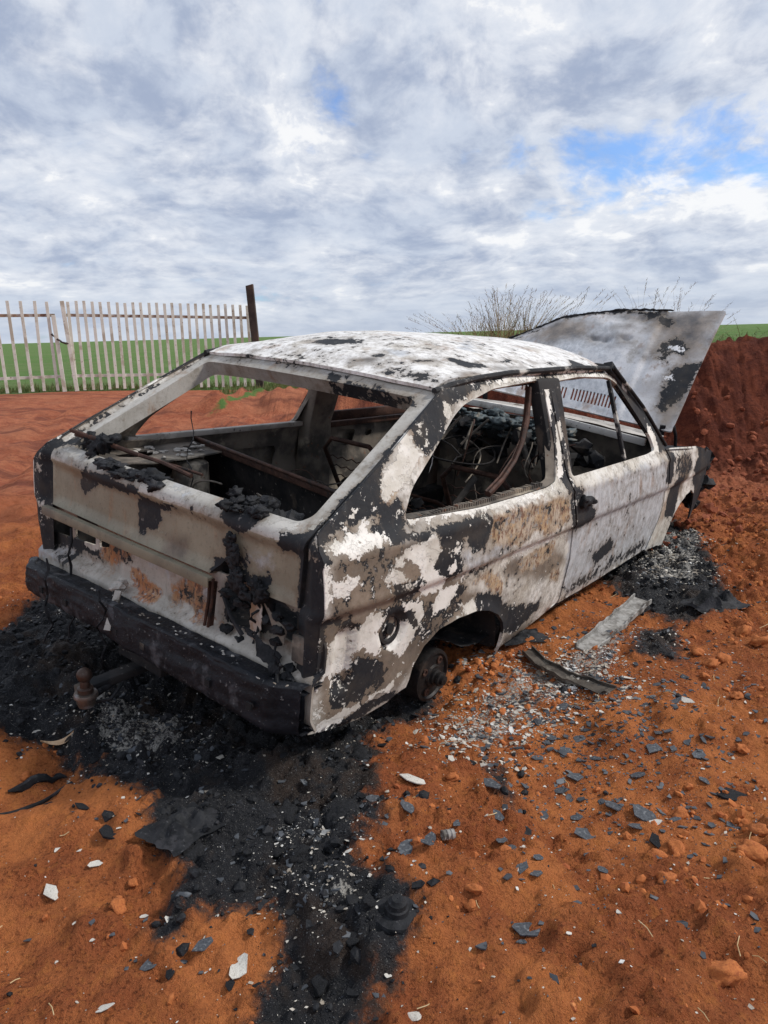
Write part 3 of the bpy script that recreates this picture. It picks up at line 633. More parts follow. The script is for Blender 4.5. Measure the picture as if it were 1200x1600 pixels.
def panel(name, outer, holes, step, fn, th, parent, mats, orient, sootfn=None, th_dir=None):
    """sheet-metal panel: plane outline with openings, mapped to 3-D, with thickness and rims"""
    lo = densify(outer, step); loops = [lo] + [densify(h, step) for h in holes]
    mn = lo.min(0); mx = lo.max(0)
    xs = np.arange(mn[0], mx[0], step); ys = np.arange(mn[1], mx[1], step * .87)
    gx, gy = np.meshgrid(xs, ys); gx = gx + (np.arange(len(ys)) % 2)[:, None] * step * .5
    Pg = np.c_[gx.ravel(), gy.ravel()]; Pg += RNG.uniform(-.12, .12, Pg.shape) * step
    keep = sdist(Pg, lo) < -.55 * step
    for h in loops[1:]: keep &= sdist(Pg, h) > .55 * step
    Pg = Pg[keep]
    allp = np.vstack(loops + [Pg]); edges = []; o = 0
    for L in loops:
        n = len(L); edges += [(o + k, o + (k + 1) % n) for k in range(n)]; o += n
    r = delaunay_2d_cdt([Vector(q) for q in allp.tolist()], edges, [], 0, 1e-7)
    P2 = np.array([tuple(v) for v in r[0]]); tris = np.array([f for f in r[2] if len(f) == 3], int)
    c = P2[tris].mean(1); k = inside(c, lo)
    for h in loops[1:]: k &= ~inside(c, h)
    tris = tris[k]
    used = np.unique(tris); rm = -np.ones(len(P2), int); rm[used] = np.arange(len(used)); P2 = P2[used]; tris = rm[tris]
    V = fn(P2[:, 0], P2[:, 1])
    nrm = np.cross(V[tris[:, 1]] - V[tris[:, 0]], V[tris[:, 2]] - V[tris[:, 0]])
    if (nrm.sum(0) @ np.array(orient)) < 0: tris = tris[:, ::-1]; nrm = -nrm
    vn = np.zeros_like(V)
    for j in range(3): np.add.at(vn, tris[:, j], nrm)
    vn /= np.maximum(np.linalg.norm(vn, axis=1), 1e-12)[:, None]
    Vi = V - vn * th if th_dir is None else V + np.array(th_dir) * th
    n = len(V)
    ed = {}
    for t in tris:
        for a, b2 in ((t[0], t[1]), (t[1], t[2]), (t[2], t[0])):
            if (b2, a) in ed: ed[(b2, a)] = None
            else: ed[(a, b2)] = 1
    bd = [e for e, v in ed.items() if v]
    Fs = [tuple(t) for t in tris] + [(t[2] + n, t[1] + n, t[0] + n) for t in tris]
    mi = [0] * len(tris) + [1] * len(tris); sm = [True] * (2 * len(tris))
    RV = []; base = 2 * n
    S0 = sootfn(P2) if sootfn else np.zeros((n, 5)); RS = []
    for a, b2 in bd:
        RV += [V[a], V[b2], Vi[b2], Vi[a]]; RS += [S0[a], S0[b2], S0[b2], S0[a]]
        Fs.append((base + 3, base + 2, base + 1, base)); base += 4; mi.append(0); sm.append(False)
    return mesh_obj(name, np.vstack([V, Vi, np.array(RV)]), Fs, mats, parent, mi, np.vstack([S0, S0, np.array(RS)]), sm)

def sheet(name, fn, nu, nv, mats, parent, sootfn=None):
    u, v = np.meshgrid(np.linspace(0, 1, nu), np.linspace(0, 1, nv)); u = u.ravel(); v = v.ravel()
    V = fn(u, v)
    Fs = [(j * nu + i, j * nu + i + 1, (j + 1) * nu + i + 1, (j + 1) * nu + i) for j in range(nv - 1) for i in range(nu - 1)]
    return mesh_obj(name, V, Fs, mats, parent, None, sootfn(u, v, V) if sootfn else None)

class MB:
    """collects simple shapes into one mesh"""
    def __init__(s): s.V = []; s.F = []; s.P = []
    def add(s, V, F):
        s.P.append((V, F)); o = len(s.V); s.V += [tuple(map(float, v)) for v in V]; s.F += [tuple(i + o for i in f) for f in F]; return s
    def box(s, c, size, rot=None):
        hx, hy, hz = (q / 2 for q in size)
        V = np.array([(x, y, z) for x in (-hx, hx) for y in (-hy, hy) for z in (-hz, hz)])
        if rot is not None: V = V @ np.array(rot).T
        V = V + np.array(c)
        return s.add(V, [(0, 1, 3, 2), (4, 6, 7, 5), (0, 4, 5, 1), (2, 3, 7, 6), (0, 2, 6, 4), (1, 5, 7, 3)])
    def bar(s, p0, p1, wd, ht, up=(0, 0, 1)):
        p0 = np.array(p0, float); p1 = np.array(p1, float); d = p1 - p0; L = np.linalg.norm(d); d /= L
        sd_ = np.cross(d, np.array(up, float)); sd_ /= np.linalg.norm(sd_); u = np.cross(sd_, d)
        return s.box((p0 + p1) / 2, (L, wd, ht), np.stack([d, sd_, u], 1))
    def tube(s, pts, r, n=8, jit=0.0, cap=True):
        P = np.array(pts, float); m = len(P); rs = np.full(m, r) if np.isscalar(r) else np.array(r)
        T = np.gradient(P, axis=0); T /= np.linalg.norm(T, axis=1)[:, None]
        up = np.array((0, 0, 1.)) if abs(T[0, 2]) < .9 else np.array((1., 0, 0))
        V = []
        for k in range(m):
            a = np.cross(T[k], up); a /= np.linalg.norm(a); b = np.cross(a, T[k])
            for j in range(n):
                t = 2 * math.pi * j / n; rr = rs[k] * (1 + jit * random.uniform(-1, 1))
                V.append(P[k] + (a * math.cos(t) + b * math.sin(t)) * rr)
        F = [(k * n + j, k * n + (j + 1) % n, (k + 1) * n + (j + 1) % n, (k + 1) * n + j) for k in range(m - 1) for j in range(n)]
        if cap: F += [tuple(range(n))[::-1], tuple((m - 1) * n + j for j in range(n))]
        return s.add(V, F)
    def lathe(s, prof, c, ax, n=32):
        """profile (radius, offset along axis)"""
        ax = np.array(ax, float); ax /= np.linalg.norm(ax)
        t = np.array((0, 0, 1.)) if abs(ax[2]) < .9 else np.array((1., 0, 0))
        a = np.cross(ax, t); a /= np.linalg.norm(a); b = np.cross(ax, a); c = np.array(c, float)
        V = []; m = len(prof)
        for r, h in prof:
            for j in range(n):
                q = 2 * math.pi * j / n; V.append(c + ax * h + (a * math.cos(q) + b * math.sin(q)) * max(r, 1e-4))
        F = [(k * n + j, k * n + (j + 1) % n, (k + 1) * n + (j + 1) % n, (k + 1) * n + j) for k in range(m - 1) for j in range(n)]
        return s.add(V, F)
    def lump(s, c, rad, seed=0, amp=.35, sub=3, freq=2.0):
        bm = bmesh.new(); bmesh.ops.create_icosphere(bm, subdivisions=sub, radius=1)
        V = np.array([v.co[:] for v in bm.verts]); F = [tuple(v.index for v in f.verts) for f in bm.faces]; bm.free()
        d = 1 + amp * fbm(V + seed * 3.1, freq, 4, seed) * 1.6
        return s.add(V * d[:, None] * np.array(rad) + np.array(c), F)
    def each(s, name, mat, parent=None, smoothf=True, bevel=0.0, split=True):
        """one object per shape added"""
        for V, F in s.P:
            b_ = MB(); b_.add(V, F); b_.build(name, mat, parent, smoothf, bevel, split)
    def build(s, name, mat, parent=None, smoothf=True, bevel=0.0, split=True):
        o = mesh_obj(name, s.V, s.F, mat, parent, None, None, smoothf)
        if bevel:
            md = o.modifiers.new('bevel', 'BEVEL'); md.width = bevel; md.segments = 2; md.limit_method = 'ANGLE'
        if smoothf and split:
            md = o.modifiers.new('edges', 'EDGE_SPLIT'); md.split_angle = R(38)
        return o
def empty(name, loc=(0, 0, 0), rz=0):
    o = bpy.data.objects.new(name, None); o.location = loc; o.rotation_euler = (0, 0, rz); o.empty_display_size = .2
    return link(o)

# ================================================================== GROUND
BX = -2.2, 3.3; BY = .75, 6.6
def axis(lo, hi, step, far_lo, far_hi):
    mid_ = np.arange(lo, hi, step); a = []; x = lo; d = step
    while x > far_lo: d *= 1.05; x -= d; a.append(x)
    b = []; x = mid_[-1]; d = step
    while x < far_hi: d *= 1.035; x += d; b.append(x)
    return np.r_[a[::-1], mid_, b]
def fence_y(x): return 17.0 + (x + 8.2) * 1.6 / 5.0
def gbase(x, y):
    """large shape of the ground"""
    P = np.c_[x, y]
    z = .02 + .05 * smooth(0, -2.5, x) + .16 * smooth(-2, -8, x) * smooth(8, 16, y)
    z = z - .06 * smooth(.9, 1.8, x) * smooth(3.2, 4.2, y) * smooth(7, 5.2, y)
    # excavated bank behind and right of the car
    yb = 6.55 - .10 * (x - 2.9) + .25 * fbm(P, .7, 3, 5)
    wob = fbm(P, 1.3, 4, 8)
    rise = smooth(0, 1, (y - yb + .25 * wob) / 1.15)
    hgt = 1.03 * smooth(-.9, 1.1, x - .045 * (y - 7)) + .06 * wob * smooth(-.9, 1, x)
    hgt = np.where(y > 14, np.minimum(hgt, 1.06), hgt)
    hgt = hgt * (1 - .05 * smooth(9, 14, y))
    z = z * (1 - rise * smooth(-.9, 1, x)) + rise * hgt
    for x0_, sl, wd_ in ((-2.3, -.30, .16), (-3.6, -.30, .16), (-1.2, .12, .14), (-5.2, -.55, .2)):
        rr = (x - x0_ - sl * (y - 7) - .12 * np.sin(y * .9)) / wd_; z = z + smooth(4.5, 6, y) * smooth(16, 13, y) * smooth(1.0, 0, x) * (.035 * np.exp(-((np.abs(rr) - 1.5) / .6) ** 2) - .045 * np.exp(-rr * rr))
    z = z + smooth(4, 6, y) * smooth(18, 14, y) * .05 * fbm(P, 2.4, 3, 23)
    # loose heaps seen through the car windows
    for hx, hy, hr, hh in ((-2.7, 12.2, .9, .28), (-1.9, 13.0, 1.1, .34), (-1.2, 12.4, .9, .3), (-3.6, 13.5, 1.2, .18), (-.4, 11.2, 1.2, .45), (2.5, 4.3, .55, .13), (2.9, 4.9, .6, .2), (2.35, 3.6, .4, .06)):
        z = z + hh * np.exp(-(((x - hx) / hr) ** 2 + ((y - hy) / (hr * .6)) ** 2) * 1.4) * (1 + .5 * fbm(P, 3.0, 3, 21))
    return z
GB = [np.array(q) for q in PATCH['ground']['burn']]; GA = [np.array(q) for q in PATCH['ground']['ash']]
def gburn_shade(P):
    Pw = P + .07 * np.c_[fbm(P, 5, 4, 1), fbm(P, 5, 4, 2)]
    return np.clip(field(Pw, GB, .11) - .55 * np.clip(fbm(P, 3.2, 4, 7) - .18, 0, 1), 0, 1)
_rg = random.Random(5)
CRUST = [(_rg.uniform(.05, 2.3), 1.05 + 3.2 * _rg.random() ** 1.4, _rg.uniform(-1.2, 1.2), _rg.uniform(.07, .20), _rg.uniform(.035, .08), _rg.uniform(.014, .036)) for _ in range(46)] + [(_rg.uniform(-1.5, -.4), _rg.uniform(1.15, 2.0), _rg.uniform(-1, 1), _rg.uniform(.06, .16), _rg.uniform(.03, .07), _rg.uniform(.008, .022)) for _ in range(16)]
def crust(x, y):
    z = np.zeros(len(x))
    for cx_, cy_, an, ln, wd_, h in CRUST:
        m = (np.abs(x - cx_) < ln * 1.6) & (np.abs(y - cy_) < ln * 1.6)
        if not m.any(): continue
        P = np.c_[x[m], y[m]]; dx = P[:, 0] - cx_ + .02 * fbm(P, 12, 3, 5); dy = P[:, 1] - cy_ + .02 * fbm(P, 12, 3, 6)
        u = (dx * math.cos(an) + dy * math.sin(an)) / ln; v = (-dx * math.sin(an) + dy * math.cos(an)) / wd_
        prof = smooth(-1.25, .3, v) * smooth(.75, .45, v)
        z[m] = np.maximum(z[m], h * prof * smooth(1, .55, np.abs(u)))
    return z
def gz(x, y, detail=True):
    x = np.atleast_1d(np.asarray(x, float)); y = np.atleast_1d(np.asarray(y, float)); P = np.c_[x, y]
    z = gbase(x, y)
    near = smooth(22, 7, np.hypot(x, y))
    z = z + near * .060 * fbm(P, 2.1, 3, 31)
    rg = 1.0 - np.abs(fbm(P, 3.6, 3, 33)) * 2
    z = z + near * .034 * rg * smooth(-.3, .4, fbm(P, .9, 2, 77))
    z = z + crust(x, y)
    if detail:
        B = gburn_shade(P)
        rough = .55 + .9 * smooth(1.0, 2.2, x) + .6 * smooth(0, .5, fbm(P, 1.1, 2, 41)) + 1.1 * B
        nm = near > .02; gr_ = smooth(-.10, .30, fbm(P, 2.6, 3, 43) + .35 * smooth(1.0, 2.0, x) + .25 * B); wz = np.zeros(len(x))
        Q = P[nm] + .012 * np.c_[fbm(P[nm], 20, 2, 1), fbm(P[nm], 20, 2, 2)]
        wz[nm] = .026 * worley(Q, 11, 5) * smooth(.35, .75, gr_[nm]) + .016 * worley(Q, 27, 8) * (.20 + .80 * gr_[nm]) + .007 * worley(Q, 60, 11) * (.3 + .7 * gr_[nm])
        z = z + near * wz
        bm_ = nm & (B > .05); bw = np.zeros(len(x)); bw[bm_] = .034 * worley(P[bm_] + .02 * np.c_[fbm(P[bm_], 14, 2, 3), fbm(P[bm_], 14, 2, 4)], 8, 25) * smooth(-.2, .3, fbm(P[bm_], 3, 3, 27)) + .016 * worley(P[bm_], 21, 26)
        z = z + B * bw
        z = z + near * rough * (.022 * fbm(P, 7, 4, 51) + .013 * np.maximum(0, fbm(P, 22, 3, 61)) * 2 + .004 * fbm(P, 55, 2, 62))
        z = z + smooth(3.6, 4.6, y) * smooth(1.2, 2.0, x) * smooth(9, 8, y) * (.075 * worley(P, 4.2, 15) * smooth(0, .4, fbm(P, 1.4, 2, 91)) + .035 * worley(P, 9, 16))
        bank = smooth(6.2, 6.8, y) * smooth(0, 1.5, x) * smooth(8.6, 7.3, y)
        z = z + bank * (.11 * fbm(P, 2.2, 4, 71) + .035 * (1 - 2 * np.abs(fbm(P, 4, 4, 73))) + .045 * fbm(P, 9, 3, 72) + .03 * worley(P, 7, 74))
    return z
def in_bank(x, y): return smooth(6.1, 6.7, y + .10 * (x - 2.9)) * smooth(-.9, .6, x - .045 * (y - 7))
def build_ground():
    xs = axis(BX[0], BX[1], .0095, -3000, 3000); ys = axis(BY[0], BY[1], .0105, -60, 3500)
    X, Y = np.meshgrid(xs, ys); x = X.ravel(); y = Y.ravel()
    z = gz(x, y); P = np.c_[x, y]
    nx, ny = len(xs), len(ys)
    i = np.arange(nx * ny).reshape(ny, nx)
    Q = np.stack([i[:-1, :-1], i[:-1, 1:], i[1:, 1:], i[1:, :-1]], -1).reshape(-1, 4)
    cov = np.zeros((len(x), 4))
    cov[:, 0] = gburn_shade(P); cov[:, 1] = field(P + .04 * np.c_[fbm(P, 6, 3, 4), fbm(P, 6, 3, 6)], GA, .08)
    g = smooth(-.4, .5, y - fence_y(x) - .5 * fbm(P, .7, 2, 13)) * smooth(1.5, -1, x - .05 * y)
    g = np.maximum(g, smooth(9.2, 10.2, y + .6 * fbm(P, .6, 2, 14)) * smooth(-.6, .6, x - .045 * y))
    g = np.maximum(g, .62 * smooth(1.4, .2, np.abs(y - fence_y(x) + 1.2)) * smooth(-4.2, -3.4, x) * smooth(.4, -.8, x))
    tr = np.abs((y - 12.6) - (x + 2.2) * 2.2); g = np.maximum(g, .55 * smooth(.5, .1, tr) * smooth(11.2, 11.8, y) * smooth(16, 15, y))
    cov[:, 2] = g
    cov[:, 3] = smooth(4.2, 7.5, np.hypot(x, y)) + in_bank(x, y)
    me = bpy.data.meshes.new('ground')
    me.vertices.add(len(x)); me.vertices.foreach_set('co', np.c_[x, y, z].astype(np.float32).ravel())
    me.loops.add(Q.size); me.loops.foreach_set('vertex_index', Q.ravel().astype(np.int32))
    me.polygons.add(len(Q)); me.polygons.foreach_set('loop_start', np.arange(0, Q.size, 4, dtype=np.int32))
    me.polygons.foreach_set('loop_total', np.full(len(Q), 4, np.int32)); me.polygons.foreach_set('use_smooth', np.ones(len(Q), bool))
    ca = me.color_attributes.new('cover', 'FLOAT_COLOR', 'POINT'); ca.data.foreach_set('color', cov.astype(np.float32).ravel())
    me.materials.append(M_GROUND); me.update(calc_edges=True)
    o = link(bpy.data.objects.new('ground', me)); set_props(o, kind='structure', label='red soil ground with a black burnt patch, rising to a bank and a green field', cat='ground')
build_ground()

# ================================================================== CAR
car = empty('burnt_car')
car.matrix_world = Matrix(((0.6245, -0.77358, 0.10761, -0.4136), (0.78031, 0.62388, -0.04354, 2.9415), (-0.03345, 0.11116, 0.99324, -0.0624), (0, 0, 0, 1)))
set_props(car, 'burnt-out white hatchback without wheels or glass, its hood raised', 'car')

ZS = np.array([.2, .27, .36, .55, .655, .682, .697, .76, .80, .832, .848, .872, .90, .92, 1.00, 1.10, 1.20, 1.27, 1.30, 1.36])
YS = np.array([.700, .735, .755, .769, .771, .772, .789, .786, .782, .777, .781, .768, .748, .738, .710, .672, .632, .605, .580, .50])
def S(x, z):
    y = np.interp(z, ZS, YS)
    y = y - np.where(x < .2, .045 * ((.2 - x) / .85) ** 2, 0) - np.where(x > 1.9, .06 * ((x - 1.9) / 1.05) ** 2, 0)
    return y
def side_fn(sgn, off=0.0, dents=.004):
    def f(x, z):
        P = np.c_[x, z]
        y = S(x, z) - off + dents * fbm(P, 4.5, 3, 5 + int(sgn > 0)) * smooth(.95, .85, z)
        # flared lip round the wheel openings
        for cx_, cz_, r_ in ((.085, .235, .30), (2.50, .28, .315)):
            d = np.hypot((x - cx_), (z - cz_) * 1.05) - r_
            y = y + .012 * np.exp(-(d / .022) ** 2) * (z > .22)
        if sgn > 0: y = y + .050 * smooth(-.15, -.62, x) * smooth(.45, .62, z) * smooth(.97, .82, z)
        # stamped recess behind the bumper end, fuel cap dish
        y = y - .018 * smooth(-.585, -.57, x) * smooth(-.50, -.515, x) * smooth(.42, .45, z) * smooth(.645, .62, z)
        if sgn < 0:
            d = np.hypot(x + .335, z - .572); y = y - .020 * smooth(.062, .050, d)
        return np.c_[x, sgn * y, z]
    return f
def side_soot(P2):
    s_ = patches(P2, 'side', .028, .008); nz = fbm(P2, 3.5, 3, 71) - .7 * smooth(.84, .90, P2[:, 0])
    s_[:, 0] = np.maximum(s_[:, 0], .30 + .14 * nz); s_[:, 4] = np.maximum(s_[:, 4], (.33 + .12 * fbm(P2, 5, 3, 72)) * (1 - s_[:, 2]) * smooth(.92, .84, P2[:, 0])); return s_

QW = rounded([(-.300, .912), (-.235, .998), (.055, 1.188), (.13, 1.222), (.345, 1.266), (.70, 1.284), (.737, 1.268), (.737, 1.05), (.690, .905), (.60, .893), (.107, .893)], .03)
Q_OUT = [(-.640, .318), (-.644, .50), (-.648, .70), (-.655, .885), (-.640, .925), (-.519, .992), (-.333, 1.087), (-.15, 1.184), (.02, 1.275), (.25, 1.303), (.50, 1.314), (.782, 1.316),
         (.779, 1.10), (.782, .95), (.797, .866), (.850, .673), (.882, .519), (.872, .334), (.70, .302), (.45, .262), (.385, .254), (.388, .34), (.362, .395), (.30, .448), (.22, .488), (.12, .515), (.007, .521), (-.09, .503), (-.16, .462), (-.205, .40), (-.222, .33), (-.30, .300), (-.425, .288), (-.55, .298)]
D_OUT = [(.796, 1.310), (1.10, 1.316), (1.44, 1.308), (1.50, 1.292), (1.66, 1.190), (1.86, 1.02), (1.965, .915), (1.978, .872), (1.985, .795), (2.028, .62), (2.018, .52), (1.918, .363), (1.60, .345), (1.35, .336), (.888, .326), (.898, .519), (.866, .673), (.812, .866), (.797, .95), (.793, 1.10)]
DW = rounded([(.838, .903), (.832, 1.05), (.832, 1.262), (.86, 1.276), (1.11, 1.288), (1.40, 1.278), (1.484, 1.252), (1.64, 1.118), (1.80, .978), (1.83, .915), (1.70, .906)], .025)
F_OUT = [(1.993, .905), (2.06, .903), (2.53, .868), (2.90, .805), (3.02, .775), (3.07, .72), (3.06, .60), (3.02, .50), (2.93, .42), (2.83, .36), (2.815, .44), (2.75, .54), (2.62, .592), (2.47, .585), (2.32, .495), (2.22, .38), (2.19, .33), (1.935, .350), (2.035, .52), (2.044, .62), (2.002, .795)]

for sg, nm in ((-1, ''), (1, '')):
    mats = [M_SIDE, M_INNER if sg < 0 else M_INNERL]
    q = panel('quarter_panel', Q_OUT, [QW], .016, side_fn(sg), .012, car, mats, (0, sg, 0), side_soot)
    dr = panel('door', D_OUT, [DW], .018, side_fn(sg), .014, car, mats, (0, sg, 0), side_soot)
    panel('fender', F_OUT, [], .02, side_fn(sg), .010, car, mats, (0, sg, 0), side_soot)
    y0 = lambda x, z, o=0: sg * (float(S(np.array([x]), np.array([z]))[0]) - o)
    b = MB(); b.bar((1.43, y0(1.43, 1.262, .012), 1.262), (1.435, y0(1.435, .905, .012), .905), .022, .018); b.build('vent_window_post', M_PILLAR, dr, bevel=.003)
    if sg < 0:
        set_props(q, label='soot-streaked right quarter panel with fuel cap and empty window'); set_props(dr, label='pale bluish right door with char around its handle')
        # rubber seal lying along the window sill and hanging from the post
        b = MB(); pts = [(.672, y0(.672, 1.255, .03), 1.255), (.655, y0(.655, 1.21, .035), 1.21), (.61, y0(.61, 1.13, .04), 1.13), (.545, y0(.545, 1.06, .04), 1.06), (.447, y0(.447, 1.0, .035), 1.0), (.33, y0(.33, .95, .03), .95), (.20, y0(.20, .917, .02), .917)]
        b.tube(pts, .011, 8, .15); b.tube([(x_, y_ + .012, z_ + .006) for x_, y_, z_ in pts], .005, 6, .3); b.build('hanging_window_seal', M_RUSTD, q)
        b = MB()
        for k in range(60):
            x_ = -.27 + k * .0145; b.box((x_, y0(x_, .90, .022), .902 + random.uniform(-.002, .004)), (.007, .02, .016))
        b.build('window_seal_ribs', M_INNERL, q, False)['kind'] = 'stuff'
        # door handle
        b = MB(); b.lump((.925, -.795, .795), (.055, .018, .022), 3, .25); b.lump((.885, -.793, .80), (.022, .02, .028), 5, .3); b.tube([(.93, -.79, .80), (.96, -.806, .792), (.985, -.80, .785)], .012, 8, .2)
        b.build('door_handle', M_CHAR, dr)
        b = MB(); b.lathe([(.052, -.004), (.050, .002), (.040, .003), (.036, -.008), (.020, -.010), (.018, .004), (.001, .005)], (-.335, y0(-.335, .572, .016), .572), (0, -1, .05), 28)
        b.build('fuel_cap', M_INNER, q)
    # window frame inner flange
    fl = MB()
    L = [np.array((u, y0(u, v, .005), v)) for u, v in densify(QW, .03)]
    cen = np.array((.3, 0, 1.05)); n = len(L)
    inn = [p + np.array((0, -sg * .035, 0)) + (np.array((cen[0], p[1], cen[2])) - p) * .03 for p in L]
    fl.add(L + inn, [(k, (k + 1) % n, n + (k + 1) % n, n + k) for k in range(n)]); fl.build('window_flange', M_INNERL, q)
    # sill box under the door
    b = MB(); b.add([(.40, sg * .70, .25), (.40, sg * .62, .25), (.40, sg * .62, .36), (.40, sg * .735, .36), (2.18, sg * .70, .30), (2.18, sg * .62, .30), (2.18, sg * .62, .40), (2.18, sg * .735, .40)],
                    [(0, 3, 2, 1), (4, 5, 6, 7), (0, 4, 7, 3), (0, 1, 5, 4), (1, 2, 6, 5), (2, 3, 7, 6)]); b.build('sill', M_INNER, car, bevel=.01)
    # A pillar with gutter, B pillar, roof rail
    b = MB(); A0 = np.array((1.44, sg * .575, 1.325)); A1 = np.array((2.04, sg * .690, .915))
    b.bar(A0, A1, .055, .045, (0, sg, .3)); b.tube([A0 + (0, sg * .032, 0), (A0 + A1) / 2 + (.01, sg * .036, .012), A1 + (0, sg * .036, 0)], .010, 8); b.build('windscreen_pillar', M_PILLAR, car, bevel=.008)
    b = MB(); b.add([(.70, sg * .545, 1.29), (.90, sg * .545, 1.29), (.90, sg * .60, 1.29), (.70, sg * .60, 1.29),
                     (.735, sg * .655, .90), (.90, sg * .655, .90), (.90, sg * .725, .90), (.72, sg * .725, .90),
                     (.70, sg * .655, .31), (.93, sg * .655, .31), (.93, sg * .735, .31), (.70, sg * .735, .31)],
                    [(3, 2, 1, 0)] + [(o + k, o + (k + 1) % 4, o + 4 + (k + 1) % 4, o + 4 + k) for o in (0, 4) for k in range(4)])
    b.build('door_pillar', M_INNERL if sg > 0 else M_INNER, car, bevel=.014)
    b = MB(); b.tube([(x_, sg * (.585 + .004 * math.sin(x_ * 9)), zz) for x_, zz in ((.0, 1.268), (.12, 1.288), (.25, 1.303), (.5, 1.316), (.80, 1.322), (1.1, 1.326), (1.44, 1.318))], .011, 8); b.build('rain_gutter', M_PILLAR, car)
    b = MB(); b.bar((.05, sg * .545, 1.265), (1.45, sg * .545, 1.295), .05, .035); b.build('roof_rail', M_INNER, car, bevel=.008)

# inner skins of the far side, seen through the empty windows
def inner_fn(off):
    def f(x, z): return np.c_[x, S(x, z) - off + .006 * fbm(np.c_[x, z], 6, 3, 9), z]
    return f
ell = lambda cx_, cz_, a, c_, n=18: [(cx_ + a * math.cos(2 * math.pi * k / n), cz_ + c_ * math.sin(2 * math.pi * k / n)) for k in range(n)]
panel('door_inner_skin', [(.95, .36), (1.90, .37), (1.97, .60), (1.93, .86), (1.85, .898), (.90, .898), (.90, .60)],
      [rounded([(1.0, .74), (1.16, .74), (1.18, .83), (1.0, .84)], .03), ell(1.45, .62, .10, .075), rounded([(1.62, .55), (1.80, .57), (1.80, .72), (1.64, .74)], .04), ell(1.12, .50, .07, .06), ell(1.3, .80, .03, .02)], .03, inner_fn(.055), .006, car, [M_INNERL, M_INNER], (0, -1, 0))
panel('quarter_inner_skin', [(-.55, .40), (-.25, .40), (-.24, .60), (.38, .60), (.42, .36), (.72, .36), (.72, .885), (-.28, .900), (-.50, .925), (-.55, .86)],
      [rounded([(.18, .66), (.55, .66), (.58, .79), (.20, .80)], .04), ell(-.10, .74, .05, .03)], .03, inner_fn(.050), .006, car, [M_INNERL, M_INNER], (0, -1, 0))
b = MB(); b.bar((.86, .672, .93), (1.95, .66, .935), .03, .05); b.bar((.90, .69, .88), (1.92, .69, .882), .035, .03); b.build('door_rail', M_RUSTD, car, bevel=.006)
b = MB(); b.bar((-.30, .705, .905), (.72, .705, .898), .03, .025); b.build('window_sill', M_ASHW, car, bevel=.005)

# ---------------- roof
def roof_z(x, y):
    c = 1.302 + .012 * np.sin(np.clip(x / 1.5, 0, 1) * math.pi) + .095 * (1 - (np.abs(y) / .585) ** 2.4) * (.26 + .74 * smooth(-.04, .50, x))
    return c - .032 * smooth(.12, -.02, x)
def roof_fn(x, y):
    P = np.c_[x, y]
    z = roof_z(x, y) + .006 * fbm(P, 3.0, 3, 4) + .002 * fbm(P, 9, 2, 6)
    return np.c_[x, y, z]
def roof_soot(P2): 
    s = patches(P2, 'roof', .026, .010); edge = smooth(.03, .0, .585 - np.abs(P2[:, 1]))
    s[:, 0] = np.maximum(np.maximum(s[:, 0], .45 * edge), .30 + .11 * fbm(P2, 3, 2, 44)); return s
panel('roof', [(.012, -.575), (.25, -.583), (.80, -.585), (1.20, -.583), (1.455, -.572), (1.475, -.40), (1.485, 0), (1.475, .40), (1.455, .572), (1.20, .583), (.80, .585), (.25, .583), (.012, .575), (-.012, .40), (-.02, 0), (-.012, -.40)],
      [], .018, roof_fn, .012, car, [M_ROOF, M_INNER], (0, 0, 1), roof_soot)
b = MB(); b.bar((1.47, -.56, 1.315), (1.47, .56, 1.315), .06, .035); b.build('windscreen_header', M_INNER, car, bevel=.008)

# ---------------- tailgate
TP = np.array([(.004, 1.268), (-.58, .945), (-.650, .908), (-.664, .893), (-.668, .872), (-.660, .858), (-.664, .715), (-.668, .700)])
TL = np.r_[0, np.cumsum(np.linalg.norm(np.diff(TP, axis=0), axis=1))]
def hw(t): return np.interp(t, [0, TL[2], TL[5], TL[-1]], [.588, .662, .655, .650])
def tail_fn(y, t):
    x = np.interp(t, TL, TP[:, 0]); z = np.interp(t, TL, TP[:, 1]); P = np.c_[y, t]
    x = x + .028 * (y / .65) ** 2 * smooth(TL[-1], 0, t) + .012 * (y / .65) ** 2
    crown = .024 * (1 - (np.abs(y) / .60) ** 2.4) * smooth(.18, 0, t)
    d = .004 * fbm(P, 5, 3, 3) * smooth(.5, .8, t)
    # framed recess of the face
    ed = np.minimum(.652 - np.abs(y), np.minimum(t - TL[4], TL[-1] - t))
    x = x + .010 * smooth(.012, .035, ed) * (t > TL[4]) + d
    # inset lip along the glass opening
    return np.c_[x, y, z + crown]
def tail_soot(P2):
    z = np.interp(P2[:, 1], TL, TP[:, 1]); return patches(np.c_[P2[:, 0], z], 'tail', .024, .008)
tb = TL[-1]; T0 = .005
T_OUT = [(-.586, T0), (0, T0), (.586, T0), (.660, TL[2]), (.652, TL[5]), (.648, tb), (-.28, tb), (-.33, tb - .05), (-.40, tb - .02), (-.46, tb - .015), (-.52, tb), (-.648, tb), (-.652, TL[5]), (-.660, TL[2])]
hole = rounded([(-.536, .070), (.536, .070), (.606, .672), (.585, .708), (-.585, .708), (-.606, .672)], .035, 5)
M_TAILF = paint_mat('burnt_grey_frame', (.50, .48, .44), (.36, .34, .30), .9, charamt=.07)
tg = panel('tailgate', T_OUT, [hole], .014, tail_fn, .062, car, [M_TAIL, M_INNER], (-1, 0, .4), tail_soot)
tg.data.materials.append(M_TAILF)
cz = np.zeros(len(tg.data.polygons) * 3, np.float32); tg.data.polygons.foreach_get('center', cz); cz = cz.reshape(-1, 3)
mi = np.zeros(len(tg.data.polygons), np.int32); tg.data.polygons.foreach_get('material_index', mi)
